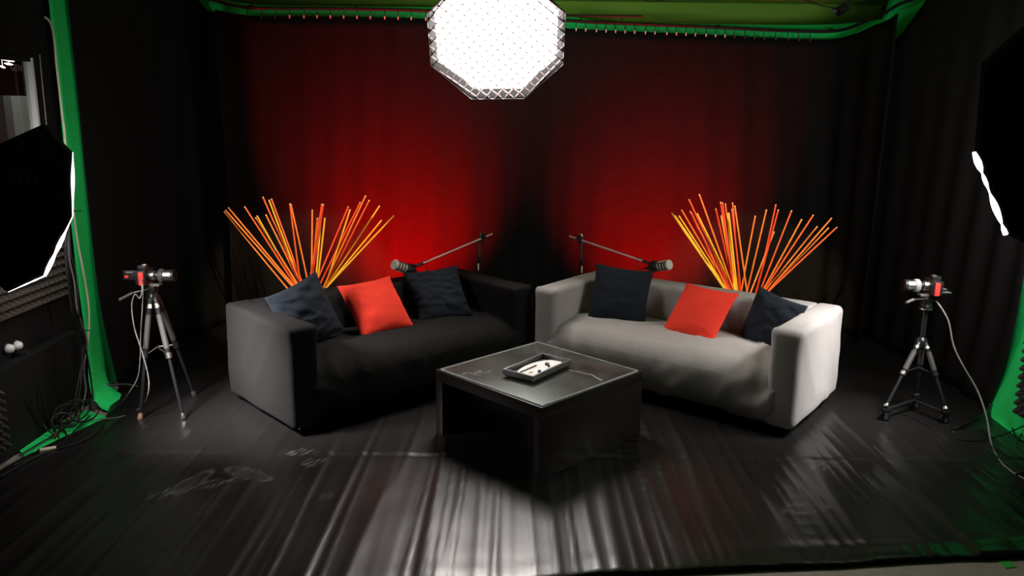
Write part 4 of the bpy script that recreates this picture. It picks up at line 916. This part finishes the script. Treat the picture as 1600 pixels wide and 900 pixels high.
# right wall foam
foam('acoustic_foam', 'dark pyramid foam panel at the right frame edge in front of the green strip', 2.885, 3.6, 4.28, 0.15, 0.65, -1, 0.05, 0.045)
fs_ = MB().box((2.93, 3.87, 0.335), (0.085, 0.54, 0.65)); tag(fs_.build('foam_support', 'dark_wall', smooth=0), 'black board carrying the foam panel at the right frame edge', 'board')
for k, q in enumerate((((1582, 668), (1588, 682), (1600, 690)), ((1600, 672), (1590, 690), (1592, 700), (1610, 712)))):
    cable('floor_cable', ['black cable curling at the foot of the right green strip', 'second black cable at the right green strip, running off the frame'][k], [atz(u, v, 0.02) for u, v in q], 0.005, 'black_cable', 'cable', 'cables on the right floor')

# ================================================================== LIGHT
def spot(name, loc, target, power, size, color, radius=0.05, blend=0.8):
    ld = bpy.data.lights.new(name, 'SPOT'); ld.energy = power; ld.spot_size = size; ld.spot_blend = blend; ld.color = color; ld.shadow_soft_size = radius
    lo = bpy.data.objects.new(name, ld); COL.objects.link(lo)
    d = (Vector(target) - Vector(loc)).normalized(); lo.matrix_world = along(loc, -d); return lo
spot('red_wash_left', (-0.92, 6.08, 0.15), (-1.0, 7.0, 0.85), 1250, math.radians(90), (1.0, 0.0, 0.0), 0.05, 1.0)
spot('red_wash_right', (1.25, 6.08, 0.15), (1.25, 7.05, 0.85), 800, math.radians(88), (1.0, 0.0, 0.0), 0.05, 1.0)
spot('ceiling_spot_left', (-0.75, 3.5, 2.60), (-1.43, 5.62, 0.96), 400, math.radians(25), (1.0, 0.72, 0.42), 0.04, 0.35)  # unseen spot added to brighten the sticks behind the black sofa
spot('ceiling_spot_right', (1.05, 3.6, 2.60), (1.72, 5.72, 0.96), 400, math.radians(25), (1.0, 0.72, 0.42), 0.04, 0.35)  # added likewise, for the fan behind the grey sofa
# spot added behind the overhead softbox to light the green band at the top
spot('flash_head_vent', (hb0.x, hb0.y + 0.30, hb0.z + 0.02), (0.1, 7.1, 2.55), 10, math.radians(150), (1.0, 0.96, 0.93), 0.05, 0.9)
# lamp in the next room
ld = bpy.data.lights.new('next_room_lamp', 'AREA'); ld.size = 0.3; ld.energy = 8; lo = bpy.data.objects.new('next_room_lamp', ld); COL.objects.link(lo); lo.location = (-3.48, 6.05, 2.64)

wd = bpy.data.worlds.new('world'); SC.world = wd; wd.use_nodes = True
wd.node_tree.nodes['Background'].inputs[0].default_value = (0.5, 0.5, 0.55, 1); wd.node_tree.nodes['Background'].inputs[1].default_value = 0.0
SC.view_settings.view_transform = 'Standard'; SC.view_settings.look = 'None'; SC.view_settings.gamma = 1; SC.view_settings.exposure = 0
SC.view_settings.use_curve_mapping = False
SC.cycles.use_denoising = True; SC.cycles.max_bounces = 6; SC.cycles.diffuse_bounces = 3; SC.cycles.sample_clamp_indirect = 8
